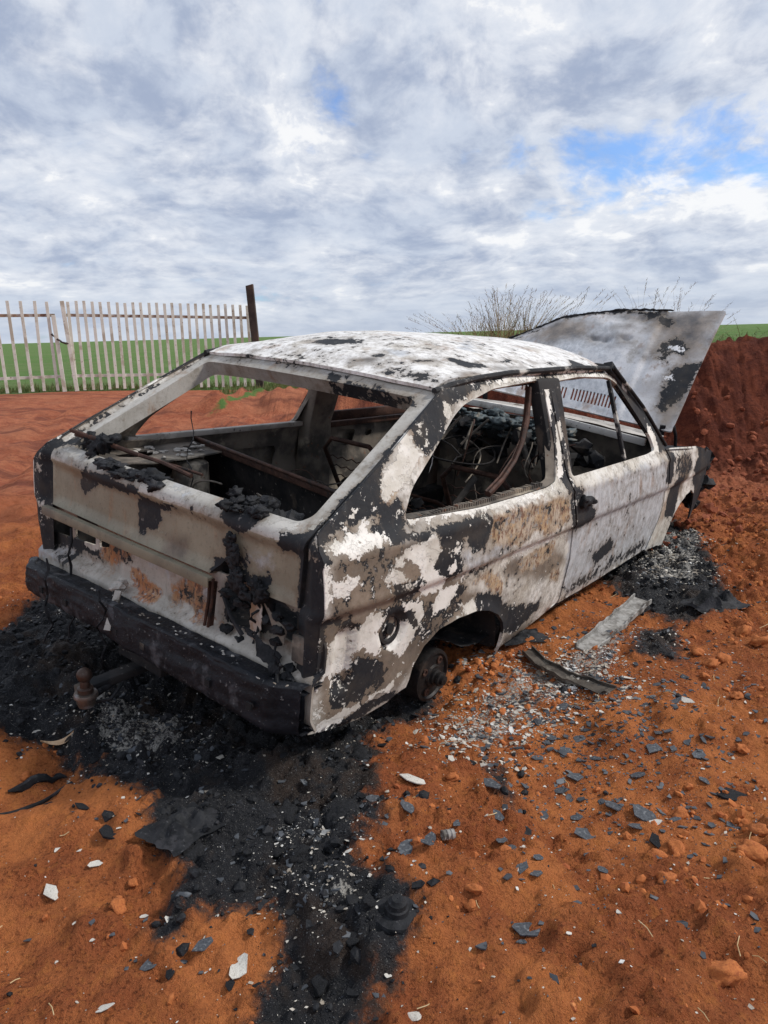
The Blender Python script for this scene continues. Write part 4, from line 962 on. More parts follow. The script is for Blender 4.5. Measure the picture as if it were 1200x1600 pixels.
mi[(mi == 0) & (cz[:, 2] > .876)] = 2; tg.data.polygons.foreach_set('material_index', mi)
set_props(tg, label='beige scorched tailgate with an empty window frame')
# trim ledge under the face, torn off on the right
b = MB(); b.bar((-.678, -.305, .690), (-.682, .652, .694), .020, .012); b.bar((-.690, -.305, .680), (-.694, .652, .684), .005, .034); b.build('trim_ledge', M_BEIGE, tg, bevel=.003)
# melted seal and rubber along the lip
def goo(b, c, rad, k): b.lump(c, rad, k, .75, 3, 2.6)
b = MB()
for k in range(15):
    y_ = .345 - k * .0235; goo(b, (-.628 + random.uniform(-.025, .02), y_, .912 + random.uniform(-.008, .010)), (random.uniform(.022, .045), .036, random.uniform(.010, .022)), k)
b.build('melted_seal', M_CHAR, tg, split=False)
b = MB()
for k in range(16):
    t_ = k / 15; goo(b, (-.585 - .06 * t_ + random.uniform(-.04, .04), -.385 + random.uniform(-.075, .065), .925 + random.uniform(-.010, .032) * (1 - t_)), (random.uniform(.010, .030), random.uniform(.010, .030), random.uniform(.008, .018)), 30 + k)
b.build('melted_lock', M_CHAR, tg, split=False)
b = MB()
for k in range(10): goo(b, (-.668, -.375 + .012 * math.sin(k * 1.7) - .004 * k, .835 - k * .016), (.008, random.uniform(.014, .028), .018), 50 + k)
for k in range(12): goo(b, (-.669, -.45 + random.uniform(-.07, .06), .705 + random.uniform(-.03, .025)), (.012, random.uniform(.015, .03), random.uniform(.012, .024)), 60 + k)
b.build('melted_drip', M_CHAR, tg, split=False)
b = MB()
for k in range(7): goo(b, (-.565 + random.uniform(-.01, .01), .52 - k * .018, .955 + random.uniform(-.02, .03)), (.030, .028, random.uniform(.015, .03)), 80 + k)
for k in range(6): goo(b, (-.60 - .006 * k, .43 + random.uniform(-.02, .02), .94 - k * .014), (.018, .014, .02), 90 + k)
b.build('melted_rubber', M_CHAR, tg, split=False)
b = MB(); b.tube([(-.60, .60, .985), (-.57, .45, .968), (-.55, .30, .955), (-.53, .14, .945), (-.52, .0, .925)], .008, 8, .25); b.tube([(-.59, .59, .970), (-.55, .44, .955), (-.53, .30, .942), (-.50, .12, .935), (-.49, -.02, .93)], .005, 8, .25); b.build('wiper_linkage', M_RUSTD, tg)
b = MB(); pz = [(-.43, .12, 1.22 - .034 * k + .006 * math.sin(k * 2.3)) for k in range(9)]; b.tube([(p[0] + .01 * math.sin(k), p[1] + .012 * math.sin(k * 1.7), p[2] - .1) for k, p in enumerate(pz)], .0022, 6, .3); b.build('burnt_wire', M_CHAR, tg)

# rear corners between tailgate and quarter panels
for sg in (-1, 1):
    zs = np.r_[np.linspace(1.262, .925, 26), np.linspace(.915, .32, 44)]
    def corner(u, v, sg=sg):
        z = np.interp(v, np.linspace(0, 1, len(zs)), zs)
        xq = np.interp(z, [.318, .5, .7, .885, .925, .992, 1.087, 1.184, 1.275], [-.640, -.644, -.648, -.655, -.640, -.519, -.333, -.15, .02])
        yq = S(xq, z) - .003 + (.050 * smooth(-.15, -.62, xq) * smooth(.45, .62, z) * smooth(.97, .82, z) if sg > 0 else 0)
        t = np.interp(-z, -TP[::-1][::-1, 1], TL); xt = np.where(z > .70, np.interp(t, TL, TP[:, 0]) + .030, -.652); yt = np.where(z > .70, hw(t) - .004, .652)
        bul = np.sin(u * math.pi)
        x = xq * (1 - u) + xt * u - .012 * bul * (z < .93) - .010 * np.exp(-((u - .55) / .12) ** 2); y = yq * (1 - u) + yt * u + .012 * bul
        return np.c_[x, sg * y, z]
    def csoot(u, v, V, sg=sg):
        k = .62 + .3 * fbm(V, 9, 3, 2)
        if sg > 0: k = k - .25 * (V[:, 2] > .93)
        return np.c_[k, .3 + 0 * u, 0 * u, 0 * u]
    sheet('rear_corner', corner, 9, 70, [M_SIDE], car, csoot)

# ---------------- rear panel under the tailgate, lamps burnt out
def back_fn(y, z):
    P = np.c_[y, z]
    x = -.640 + 0 * y - .045 * smooth(.526, .508, z) + .03 * smooth(.40, .33, z) + .012 * (y / .7) ** 2
    for yr in (.20, -.06, -.20): x = x - .012 * np.exp(-((y - yr) / .018) ** 2) * smooth(.50, .54, z) * smooth(.70, .66, z)
    x = x + .005 * fbm(P, 7, 3, 6)
    return np.c_[x, y, z]
def back_soot(P2): return patches(P2, 'back', .026, .010)
holes = [rounded([(.705, .575), (.705, .665), (.555, .675), (.550, .585)], .012), rounded([(.530, .588), (.530, .675), (.395, .672), (.390, .60)], .012), rounded([(.365, .60), (.365, .675), (.30, .675), (.30, .615)], .01),
         rounded([(-.335, .54), (-.335, .68), (-.435, .685), (-.45, .56)], .02), rounded([(-.53, .575), (-.53, .675), (-.625, .67), (-.625, .575)], .012)]
bk = panel('rear_panel', [(-.735, .345), (-.735, .60), (-.70, .69), (-.60, .70), (.60, .70), (.70, .69), (.735, .60), (.735, .345), (.5, .335), (0, .335), (-.5, .335)], holes, .014, back_fn, .008, car, [M_BACK, M_INNER], (-1, 0, 0), back_soot)
b = MB(); b.bar((-.662, -.300, .675), (-.662, -.285, .525), .008, .020, (1, 0, 0)); b.tube([(-.672, -.306, .69), (-.676, -.308, .62), (-.680, -.296, .53)], .005); b.tube([(-.672, -.290, .69), (-.676, -.292, .62), (-.680, -.280, .53)], .005); b.build('lamp_bracket', M_RUSTD, bk)
def ribbon(b, pts, wv, n=14, th=.0025, tw=0.0):
    """bent torn strip of sheet metal along a polyline, wv = half-width vector"""
    P = np.array(pts, float); t = np.linspace(0, len(P) - 1, n); C_ = np.stack([np.interp(t, range(len(P)), P[:, i]) for i in range(3)], 1); wv = np.array(wv, float); V = []
    for k, c in enumerate(C_):
        s_ = 1 - .5 * abs(k / (n - 1) - .5) + .12 * math.sin(k * 2.3); w_ = wv * s_ + np.array((tw * (k / n - .5), 0, 0))
        V += [c - w_, c + .3 * np.array((-.012, 0, .006)), c + w_]
    V = np.array(V); m = len(V); F = []
    for k in range(n - 1):
        for j in range(2): F += [(3 * k + j, 3 * k + j + 1, 3 * k + 4 + j, 3 * k + 3 + j), (m + 3 * k + 3 + j, m + 3 * k + 4 + j, m + 3 * k + j + 1, m + 3 * k + j)]
    b.add(np.vstack([V, V + np.array((th, 0, -th))]), F)
b = MB(); ribbon(b, [(-.648, -.475, .69), (-.652, -.478, .62), (-.650, -.470, .54)], (.004, .030, 0)); b.build('scorched_strip', M_RUST, bk, split=False)
b = MB(); ribbon(b, [(-.652, -.515, .665), (-.672, -.56, .645), (-.670, -.62, .605)], (0, .008, .026), 14, .003, .02); b.build('bent_reflector', M_INNERL, bk, split=False)
b = MB(); ribbon(b, [(-.665, -.49, .565), (-.695, -.54, .553), (-.675, -.60, .525)], (.012, .004, .020), 14, .003, .02); b.build('bent_lamp_bowl', M_CHAR, bk, split=False)
b = MB(); b.box((-.662, -.668, .585), (.014, .050, .085)); b.build('lamp_socket', M_INNERL, bk, bevel=.006)
b = MB()
for k in range(16):
    b.lump((-.655 + random.uniform(-.02, .02), random.uniform(-.66, -.33), random.uniform(.51, .66)), (.016, .022, .014), 200 + k, .6, 2, 2.5)
for k in range(7): b.lump((-.69, random.uniform(-.70, -.60), random.uniform(.46, .52)), (.014, .02, .018), 230 + k, .6, 2, 2.5)
b.tube([(-.66, -.345, .64), (-.675, -.39, .60), (-.67, -.44, .55)], .007, 6, .3); b.build('melted_lamp_remains', M_CHAR, bk)['kind'] = 'stuff'
b = MB()
for y_, z0, z1, x_ in ((.455, .66, .23, -.70), (.44, .57, .25, -.80), (.11, .55, .26, -.79), (-.485, .68, .53, -.66), (-.62, .60, .44, -.70), (-.655, .56, .38, -.72), (-.60, .50, .42, -.75)):
    P_ = [(x_ + .012 * math.sin(k * 1.9 + y_ * 30), y_ + .014 * math.sin(k * 1.3 + y_ * 20), z0 + (z1 - z0) * k / 9) for k in range(10)]
    b.tube(P_, .0042, 6, .5)
b.each('hanging_wire', M_CHAR, bk)
b = MB(); b.lump((-.70, .145, .535), (.03, .025, .02), 9, .5); b.bar((-.72, .12, .53), (-.79, .08, .42), .022, .008); b.build('hanging_lamp_scrap', M_ASHW, bk)

# ---------------- bumper
BP = [(-.690, .060), (-.735, .062), (-.740, .070), (-.762, .071), (-.770, .066), (-.774, .054), (-.777, .0), (-.776, -.054), (-.772, -.066), (-.764, -.072), (-.715, -.074), (-.715, -.060), (-.755, -.052), (-.757, .045), (-.690, .052)]
def bump_fn(u, v):
    t = u; y = .745 - 1.475 * t
    px_ = np.interp(v, np.linspace(0, 1, len(BP)), [q[0] for q in BP]); pz_ = np.interp(v, np.linspace(0, 1, len(BP)), [q[1] for q in BP])
    zc_ = np.interp(t, [0, .3, .65, 1], [.420, .440, .440, .432]); sc = np.interp(t, [0, 1], [.72, 1.06])
    e = smooth(.06, 0, t) + smooth(.94, 1.0, t)
    x = px_ + .05 * e * 1.0 + .018 * (y / .75) ** 2
    P = np.c_[y, px_ * 3 + pz_ * 3]
    x = x + .009 * fbm(P, 5, 3, 7) + .004 * fbm(P, 17, 3, 8); z = zc_ + pz_ * sc + .009 * fbm(P[:, :1] * np.array([[1, 0]]), 3, 3, 12) + .003 * fbm(P, 15, 3, 9)
    for yb in (.50, .0, -.42): z = z - .004 * np.exp(-((y - yb) / .02) ** 2)
    return np.c_[x, y, z]
bu = sheet('rear_bumper', bump_fn, 220, 85, [M_BUMP], car)
set_props(bu, label='charred black rear bumper dusted with ash')
b = MB()
for y_ in (.52, .36, .05, -.10, -.42, -.60): b.box((-.779, y_, .425), (.006, .022, .022))
b.each('bolt_recess', M_INNER, bu, False)
b = MB()
for k in range(26):
    t_ = .3 + .7 * random.random(); b.lump((-.74 + random.uniform(-.02, .02), .70 - 1.42 * t_, .50 + .012 * t_ + random.uniform(-.004, .004)), (random.uniform(.002, .006), random.uniform(.003, .008), .002), k, .5, 1)
b.build('ash_crumbs', M_ASHW, bu)['kind'] = 'stuff'
b = MB(); b.bar((-.70, -.12, .33), (-.70, .12, .33), .05, .06); b.bar((-.55, 0, .30), (-.93, .03, .27), .05, .03); b.build('tow_bar', M_INNER, car, bevel=.006)
b = MB(); b.tube([(-.70, .02, .28), (-.80, .02, .262), (-.895, -.02, .268)], .011, 10); b.tube([(-.80, -.02, .27), (-.86, -.05, .25), (-.90, -.02, .24), (-.92, .02, .25)], .006, 8); b.build('tow_arm', M_CHAR, car)
BC = np.array((-.935, -.03, .280))
b = MB(); b.lathe([(.001, .0976)] + [(  .0235 * math.sin(a), .074 + .0235 * math.cos(a)) for a in np.linspace(.15, 2.55, 14)] + [(.014, .052), (.016, .034), (.024, .030), (.024, .016)], BC, (-.05, 0, 1), 28); tbl = b.build('tow_ball', M_BALL, car)
b = MB(); b.lathe([(.010, .016), (.034, .014), (.037, .007), (.037, .001), (.029, -.003), (.029, -.018), (.025, -.032), (.001, -.034)], BC, (-.05, 0, 1), 28); b.build('tow_ball_base', M_PLATE, tbl)

# ---------------- hood
LE = [(0, (2.9, -.67, 1.64)), (.44, (2.85, -.06, 1.605)), (.7, (2.75, .296, 1.53)), (1, (2.6, .687, 1.32))]
TE = [(0, (2.3, -.66, .955)), (1, (2.25, .60, 1.05))]
def pl(L, u): return np.stack([np.interp(u, [a for a, _ in L], [p[i] for _, p in L]) for i in range(3)], -1)
def hood_fn(u, v):
    P = pl(TE, u) * (1 - v[:, None]) + pl(LE, u) * v[:, None]
    nrm = np.array((-.72, -.06, .62))
    Q = np.c_[u, v]
    d = .030 * np.sin(np.clip(v, 0, 1) * math.pi) + .016 * fbm(Q, 3.0, 3, 15) + .004 * fbm(Q, 9, 2, 4)
    d = d - .010 * np.exp(-((u - .235) / .012) ** 2) + .010 * np.exp(-((u - .26) / .02) ** 2)
    for du, dv in ((.46, .66), (.37, .69), (.51, .68)): d = d - .018 * np.exp(-(((u - du) / .022) ** 2 + ((v - dv) / .022) ** 2))
    d = d * smooth(0, .05, v)
    return P + d[:, None] * nrm
def hood_soot(P2): return patches(P2, 'hood', .045, .014, 3.2)
slots = []
for k in range(27):
    u0 = .29 + k * .0172 + (.02 if k > 12 else 0); slots.append([(u0, .070), (u0 + .0095, .070), (u0 + .016, .175), (u0 + .0065, .175)])
hd = panel('hood', rounded([(0, 0), (1, 0), (1, 1), (.7, 1), (.44, 1), (0, 1)], .015), slots, .016, hood_fn, .012, car, [M_HOOD, M_INNER], (-.7, 0, .6), hood_soot)
set_props(hd, label='raised scorched hood, bluish white with a row of vent slots')
b = MB(); b.bar((2.32, -.60, .92), (2.30, -.61, .985), .03, .012); b.bar((2.28, .55, .90), (2.25, .55, 1.06), .03, .012); b.tube([(2.45, -.66, .82), (2.38, -.665, .93), (2.33, -.66, .985)], .010, 8); b.each('hood_hinge', M_CHAR, hd)
b = MB(); u_ = np.linspace(.22, .985, 90); p_ = pl(LE, u_) + np.array((-.004, 0, .002)); b.tube(p_ + .004 * np.c_[fbm(p_, 30, 2, 3), fbm(p_, 30, 2, 4), fbm(p_, 30, 2, 5)], [.006 + .005 * float(q) + .0075 * max(0, float(r)) for q, r in zip(fbm(p_, 25, 2, 8), fbm(p_, 9, 2, 9))], 7, .35); b.build('charred_edge', M_CHAR, hd, split=False)

# ---------------- cowl, firewall, engine bay
def cowl_fn(u, v):
    y = .66 - 1.32 * u; x = 1.93 + .26 * v; z = .955 - .012 * v + .025 * (1 - (2 * u - 1) ** 2) + .030 * (u < 2) * (1 - u)
    z = z - .035 * smooth(.0, .25, .25 - np.abs(v - .75)) ; return np.c_[x, y, z + .004 * fbm(np.c_[x, y], 8, 3, 2)]
sheet('cowl', cowl_fn, 60, 14, [M_ASHW], car)
b = MB(); b.bar((1.935, -.65, .928), (1.935, 0, .978), .030, .040); b.bar((1.935, 0, .978), (1.935, .65, .984), .030, .040); b.build('windscreen_sill', M_PALE, car, bevel=.006)
sheet('firewall', lambda u, v: np.c_[2.0 + .03 * fbm(np.c_[u, v], 6, 3, 3), .69 - 1.38 * u, .28 + .66 * v], 40, 24, [M_INNERL], car)
sheet('front_panel', lambda u, v: np.c_[3.03 + .02 * np.sin(u * 9), .64 - 1.28 * u, .42 + .33 * v], 24, 10, [M_CHAR], car)
b = MB()
for k, (c_, r_) in enumerate((((2.60, .0, .55), (.22, .20, .16)), ((2.45, .12, .70), (.12, .12, .09)), ((2.75, -.1, .68), (.12, .1, .1)), ((2.35, -.35, .62), (.10, .12, .12)))): b.lump(c_, r_, 400 + k, .35, 3, 2)
b.each('engine_lump', M_INNER, car)
for sg in (-1, 1):
    sheet('inner_fender', lambda u, v, sg=sg: np.c_[2.0 + 1.03 * u, sg * (.55 + .03 * np.sin(u * 5)) + 0 * v, .30 + (.55 - .08 * u) * v], 24, 12, [M_INNER], car)
    # fender tops
    sheet('fender_ledge', lambda u, v, sg=sg: np.c_[2.0 + 1.05 * u, sg * (.585 + (S(2.0 + 1.05 * u, .88 - .10 * u) - .59) * v), .900 - .11 * u ** 1.3 - .012 * (1 - v)], 24, 6, [M_CHAR], car)
b = MB()
for k in range(12): b.lump((3.02 + random.uniform(-.03, .03), -.66 + random.uniform(-.05, .04), .42 + .33 * k / 11), (.045, .05, .04), 430 + k, .5, 2)
b.build('melted_front_corner', M_CHAR, car)

# ---------------- interior
def floor_fn(u, v):
    x = -.62 + 2.62 * u; y = .70 - 1.40 * v; P = np.c_[x, y]
    z = .30 + .13 * smooth(.25, -.05, x) + .07 * np.exp(-(y / .10) ** 2) * smooth(.2, .5, x) + .030 * fbm(P, 5, 4, 5) + .02 * np.maximum(0, fbm(P, 14, 3, 8))
    return np.c_[x, y, z]
sheet('floor', floor_fn, 130, 70, [M_INNER], car)
for sg in (-1, 1):
    b = MB(); n_ = 14
    arc = [(.05 + .34 * math.cos(a), .27 + .34 * math.sin(a)) for a in np.linspace(0, math.pi, n_)]
    V_ = [(x_, sg * .50, z_) for x_, z_ in arc] + [(x_, sg * .725, z_) for x_, z_ in arc]; b.add(V_, [(k, k + 1, n_ + k + 1, n_ + k) for k in range(n_ - 1)]); b.add([(x_, sg * .50, z_) for x_, z_ in arc], [tuple(range(n_))]); b.build('wheel_arch_liner', M_INNER, car)
# strut tower with its top plate, rear shelf bracket
b = MB(); b.lathe([(.001, .0), (.055, -.002), (.070, -.012), (.074, -.05), (.082, -.16), (.095, -.36)], (-.13, .50, .845), (.03, 0, 1), 28); b.build('strut_tower', M_INNERL, car)
panel('shelf_bracket', [(-.50, .46), (-.20, .44), (.02, .46), (.04, .70), (-.48, .70)], [ell(-.33, .60, .085, .055), ell(-.06, .60, .03, .03)], .03, lambda x, y: np.c_[x, y, .868 + .008 * fbm(np.c_[x, y], 9, 3, 4)], .006, car, [M_INNERL, M_INNER], (0, 0, 1))
b = MB()
for k in range(22): b.lump((-.18 + random.uniform(-.14, .18), .56 + random.uniform(-.11, .11), .872), (random.uniform(.008, .02), random.uniform(.008, .02), .006), 500 + k, .6, 1)
b.build('ash_debris', M_ASHW, car)['kind'] = 'stuff'
# seat-back cross bar and burnt partition sheet below it
b = MB(); C0, C1 = np.array((.06, .70, .868)), np.array((-.20, -.64, .872)); b.bar(C0, C1, .035, .028); b.tube([C0 + (-.02, 0, .018), (C0 + C1) / 2 + (-.02, 0, .02), C1 + (-.02, 0, .018)], .008, 8); b.build('seat_back_bar', M_RUSTD, car, bevel=.006)
sheet('seat_back_sheet', lambda u, v: (C0 * (1 - u[:, None]) + C1 * u[:, None]) + np.c_[.02 + .10 * (1 - v) + .012 * fbm(np.c_[u, v], 8, 3, 3), 0 * u, -.02 - .48 * (1 - v)], 60, 24, [M_INNER], car)
b = MB()
for k in range(5): b.tube([(-.45 + .03 * k, .1 - .13 * k, .80), (-.40, .0 - .13 * k, .78 + .02 * math.sin(k)), (-.30, -.06 - .12 * k, .74)], .010, 6, .3)
for k in range(8): b.lump((-.46 + random.uniform(-.05, .06), -.30 + random.uniform(-.15, .1), .86 + random.uniform(-.03, .03)), (.04, .035, .03), 530 + k, .6, 2)
b.build('parcel_shelf_remains', M_CHAR, car)['kind'] = 'stuff'
# front seat frames: bent tubes and zig-zag springs
for y_ in (-.36, .36):
    b = MB(); x_ = .95
    b.tube([(x_, y_ - .2, .42), (x_ - .05, y_ - .2, .55), (x_ - .22, y_ - .18, .80), (x_ - .24, y_ - .12, .86), (x_ - .24, y_ + .12, .86), (x_ - .22, y_ + .18, .80), (x_ - .05, y_ + .2, .55), (x_, y_ + .2, .42)], .012, 8)
    b.tube([(x_, y_ - .2, .44), (x_ + .40, y_ - .2, .46), (x_ + .44, y_ - .1, .47), (x_ + .44, y_ + .1, .47), (x_ + .40, y_ + .2, .46), (x_, y_ + .2, .44)], .012, 8)
    for k in range(5): b.tube([(x_ - .04 - .035 * k, y_ - .19 + .38 * j / 12, .53 + .055 * k + .012 * (j % 2)) for j in range(13)], .003, 5)
    for k in range(6): b.tube([(x_ + .05 + .065 * k, y_ - .19 + .38 * j / 12, .45 + .010 * (j % 2)) for j in range(13)], .003, 5)
    b.build('seat_frame', M_RUSTD, car)
# rear bench pan with holes, upright rod, loose scraps
panel('bench_pan', [(.05, -.60), (.50, -.60), (.55, .55), (.05, .55)], [ell(.33, -.44, .03, .03, 12), ell(.22, -.50, .03, .03, 12), ell(.30, .0, .06, .06, 14)], .035, lambda x, y: np.c_[x, y, .62 + .10 * (.3 - x) + .018 * fbm(np.c_[x, y], 6, 3, 7)], .006, car, [M_INNERL, M_INNER], (0, 0, 1))
b = MB()
for k in range(40):
    b.lump((random.uniform(.0, .6), random.uniform(-.62, .3), .66 + random.uniform(-.02, .04)), (random.uniform(.015, .05), random.uniform(.015, .05), random.uniform(.008, .025)), 560 + k, .6, 2, 2.2)
b.build('burnt_clutter', M_INNER, car)['kind'] = 'stuff'
b = MB()
for k in range(9):
    x_, y_ = random.uniform(.0, 1.5), random.uniform(-.6, .5); a_ = random.uniform(0, 6.28); l_ = random.uniform(.05, .2)
    b.tube([(x_, y_, .66 + random.uniform(-.12, .06)), (x_ + l_ * math.cos(a_), y_ + l_ * math.sin(a_), .70 + random.uniform(-.12, .10))], .004, 6, .2)
b.tube([(.62, -.33, .72), (.70, -.37, .84)], .014, 10); b.each('bent_rod', M_INNERL, car)
# dashboard remains: melted lumps, hanging brackets, steering wheel
b = MB()
for k in range(40):
    t_ = random.random(); b.lump((1.74 + random.uniform(-.10, .10), .52 - .80 * t_, .945 + random.uniform(-.06, .02) - .02 * t_), (random.uniform(.02, .06), random.uniform(.02, .06), random.uniform(.010, .028)), 620 + k, .8, 3, 2.6)
b.build('melted_dashboard', M_GOO, car, split=False)['kind'] = 'stuff'
b = MB()
for k in range(26):
    t_ = random.random(); b.lump((1.75 + random.uniform(-.12, .14), .50 - 1.0 * t_, .86 + random.uniform(-.10, .04)), (.05, .06, .04), 660 + k, .6, 2, 2.0)
b.build('dashboard_frame', M_INNER, car)['kind'] = 'stuff'
b = MB()
for p0_, p1_, r_ in (((1.62, -.06, .93), (1.55, -.20, .74), .016), ((1.60, .12, .95), (1.50, .22, .80), .007), ((1.66, .0, .93), (1.50, -.02, .74), .005), ((1.62, -.20, .92), (1.55, -.22, .76), .006), ((1.6, .22, .92), (1.48, .18, .78), .006), ((1.6, .30, .94), (1.50, .36, .80), .008)): b.tube([p0_, tuple((np.array(p0_) + p1_) / 2 + (.01, .01, 0)), p1_], r_, 8, .2)
b.each('hanging_bracket', M_INNERL, car)
for k in range(26):
    p0 = np.array((random.uniform(1.35, 1.85), random.uniform(-.55, .5), random.uniform(.78, .98))) if k < 16 else np.array((random.uniform(-.3, .5), random.uniform(-.55, .5), random.uniform(.66, .86)))
    dv = np.array((random.uniform(-.30, .10), random.uniform(-.22, .22), random.uniform(-.30, -.05))); cv_ = np.array((random.uniform(-.1, .1), random.uniform(-.1, .1), random.uniform(-.02, .10)))
    b = MB(); b.tube([p0 + dv * t + cv_ * math.sin(t * math.pi) + .008 * np.array((math.sin(9 * t + k), math.cos(7 * t + k), 0)) for t in np.linspace(0, 1, 12)], random.choice((.0022, .003, .0045)), 6, .25); b.build('burnt_wire', M_INNERL if k % 3 else M_RUSTD, car)
SC = np.array((1.45, .18, .775)); ax_ = np.array((-.22, -.10, 1.0)); ax_ /= np.linalg.norm(ax_); e1 = np.cross(ax_, (0, 1, 0)); e1 /= np.linalg.norm(e1); e2 = np.cross(ax_, e1)
ring = [SC + .185 * (e1 * math.cos(a) + e2 * math.sin(a)) + ax_ * .014 * math.sin(2 * a + 1) for a in np.linspace(0, 2 * math.pi, 41)]
b = MB(); b.tube(ring, .0055, 8, .05); 
for a in (.3, 2.5, 4.4): b.tube([SC + ax_ * -.03, SC + .09 * (e1 * math.cos(a) + e2 * math.sin(a)), SC + .185 * (e1 * math.cos(a) + e2 * math.sin(a))], .005, 6)
b.tube([SC - ax_ * .03, SC - ax_ * .1 + (.08, .02, 0), (1.8, .28, .66)], .016, 8); b.build('steering_wheel', M_DRUM, car)

# ---------------- brake drums
def drum(name, c, tilt, r, mat):
    ax = np.array((0, -1, tilt)); c = np.array(c)
    b = MB(); b.lathe([(.001, .012), (r * .40, .012), (r * .44, .004), (r * .80, .0), (r * .86, .008), (r * .97, .006), (r, -.004), (r, -.062), (r * 1.06, -.066), (r * 1.06, -.085), (.05, -.10)], c, ax, 44)
    o = b.build(name, mat, car)
    b = MB(); b.lathe([(.030, .006), (.029, .022), (.023, .025), (.023, .032), (.026, .034), (.026, .042), (.018, .045), (.017, .056), (.001, .058)], c, ax, 26); b.build('hub', mat, o)
    axn = ax / np.linalg.norm(ax); a1 = np.cross(axn, (0, 0, 1)); a1 /= np.linalg.norm(a1); a2 = np.cross(axn, a1)
    b = MB()
    for k in range(4):
        q = math.pi / 4 + k * math.pi / 2 + .25; p_ = c + axn * .004 + (a1 * math.cos(q) + a2 * math.sin(q)) * r * .63
        b.lathe([(.014, 0), (.014, .005), (.009, .006), (.008, .001), (.001, .0)], p_, ax, 14)
    b.each('stud_seat', M_RUSTD, o)
drum('brake_drum', (0, -.695, .275), .0, .098, M_DRUM)
drum('brake_drum', (0, .56, .275), .0, .098, M_DRUM)
drum('brake_disc', (2.36, -.675, .245), .0, .112, M_RUSTD)
drum('brake_disc', (2.36, .55, .245), .0, .112, M_RUSTD)
b = MB(); b.tube([(0, -.64, .275), (0, 0, .30), (0, .52, .275)], .035, 10); b.tube([(2.36, -.6, .26), (2.36, 0, .3), (2.36, .5, .26)], .03, 10); b.bar((-.60, .3, .33), (-.1, .3, .30), .12, .05); b.each('axle', M_INNER, car)

# ================================================================== GATE AND POST
def pt(px_t, d=0): return None
GY = lambda x: fence_y(x)
def gate_leaf(name, x0, x1, n, z0, z1, label, stile_left, lean=.0):
    root = empty(name, (x0, GY(x0), 0)); set_props(root, label, 'gate', 'leaves of the white picket gate')
    ang = math.atan2(GY(x1) - GY(x0), x1 - x0); root.rotation_euler = (0, 0, ang)
    L = math.hypot(x1 - x0, GY(x1) - GY(x0))
    for k in range(n):
        u = (k + .5) * L / n; t = u / L; a = z0[0] + (z0[1] - z0[0]) * t; c = z1[0] + (z1[1] - z1[0]) * t
        b = MB(); j = random.uniform(-.014, .014); b.bar((u + j, 0, a + random.uniform(-.02, .02)), (u - j, 0, c + random.uniform(-.015, .015)), .064, .022, (0, 1, 0)); b.build('picket', M_FWHITE, root, False, .003)
    for f, mt in ((.16, M_FWHITE), (.845, M_RUST)):
        b = MB(); b.bar((0, .030, z0[0] + (z1[0] - z0[0]) * f), (L, .030, z0[1] + (z1[1] - z0[1]) * f), .035, .065); b.build('rail', mt, root, False, .003)
    b = MB(); u = .03 if stile_left else L - .03; q = 0 if stile_left else 1
    b.bar((u + .05, -.03, z0[q] - .03), (u - (.05 if stile_left else .0), -.03, z1[q] + (.0 if stile_left else -.30)), .085, .06, (0, 1, 0)); b.build('stile', M_FWHITE, root, False, .004)
    return root
gate_leaf('gate_leaf', -11.6, -7.14, 18, (.24, .26), (2.26, 2.20), 'left leaf of the white picket gate, cut by the picture edge', False)
gate_leaf('gate_leaf', -6.95, -3.02, 24, (.26, .16), (2.20, 2.06), 'right leaf of the white picket gate, ending at the dark post', True)
b = MB(); P_ = [(-7.24 + .34 * t, GY(-7.0) - .09, 1.50 - .22 * t - .05 * math.sin(t * math.pi)) for t in np.linspace(0, 1, 12)]; b.tube(P_, .02, 6, .5); set_props(b.build('chain', M_POST), 'rusty chain tying the two gate leaves together', 'chain')
b = MB(); px_ = -2.93; b.add([(px_ + sx * .085 + (-.06 if zz > 1 else .06), GY(px_) - .25 + sy * .07, zz + (sx * .02 if zz > 1 else 0)) for zz in (-.2, 2.50) for sx, sy in ((-1, -1), (1, -1), (1, 1), (-1, 1))], [(3, 2, 1, 0), (4, 5, 6, 7), (0, 1, 5, 4), (1, 2, 6, 5), (2, 3, 7, 6), (3, 0, 4, 7)])
set_props(b.build('gate_post', M_POST, None, False, .01), 'tall dark weathered post at the right end of the white gate', 'post')

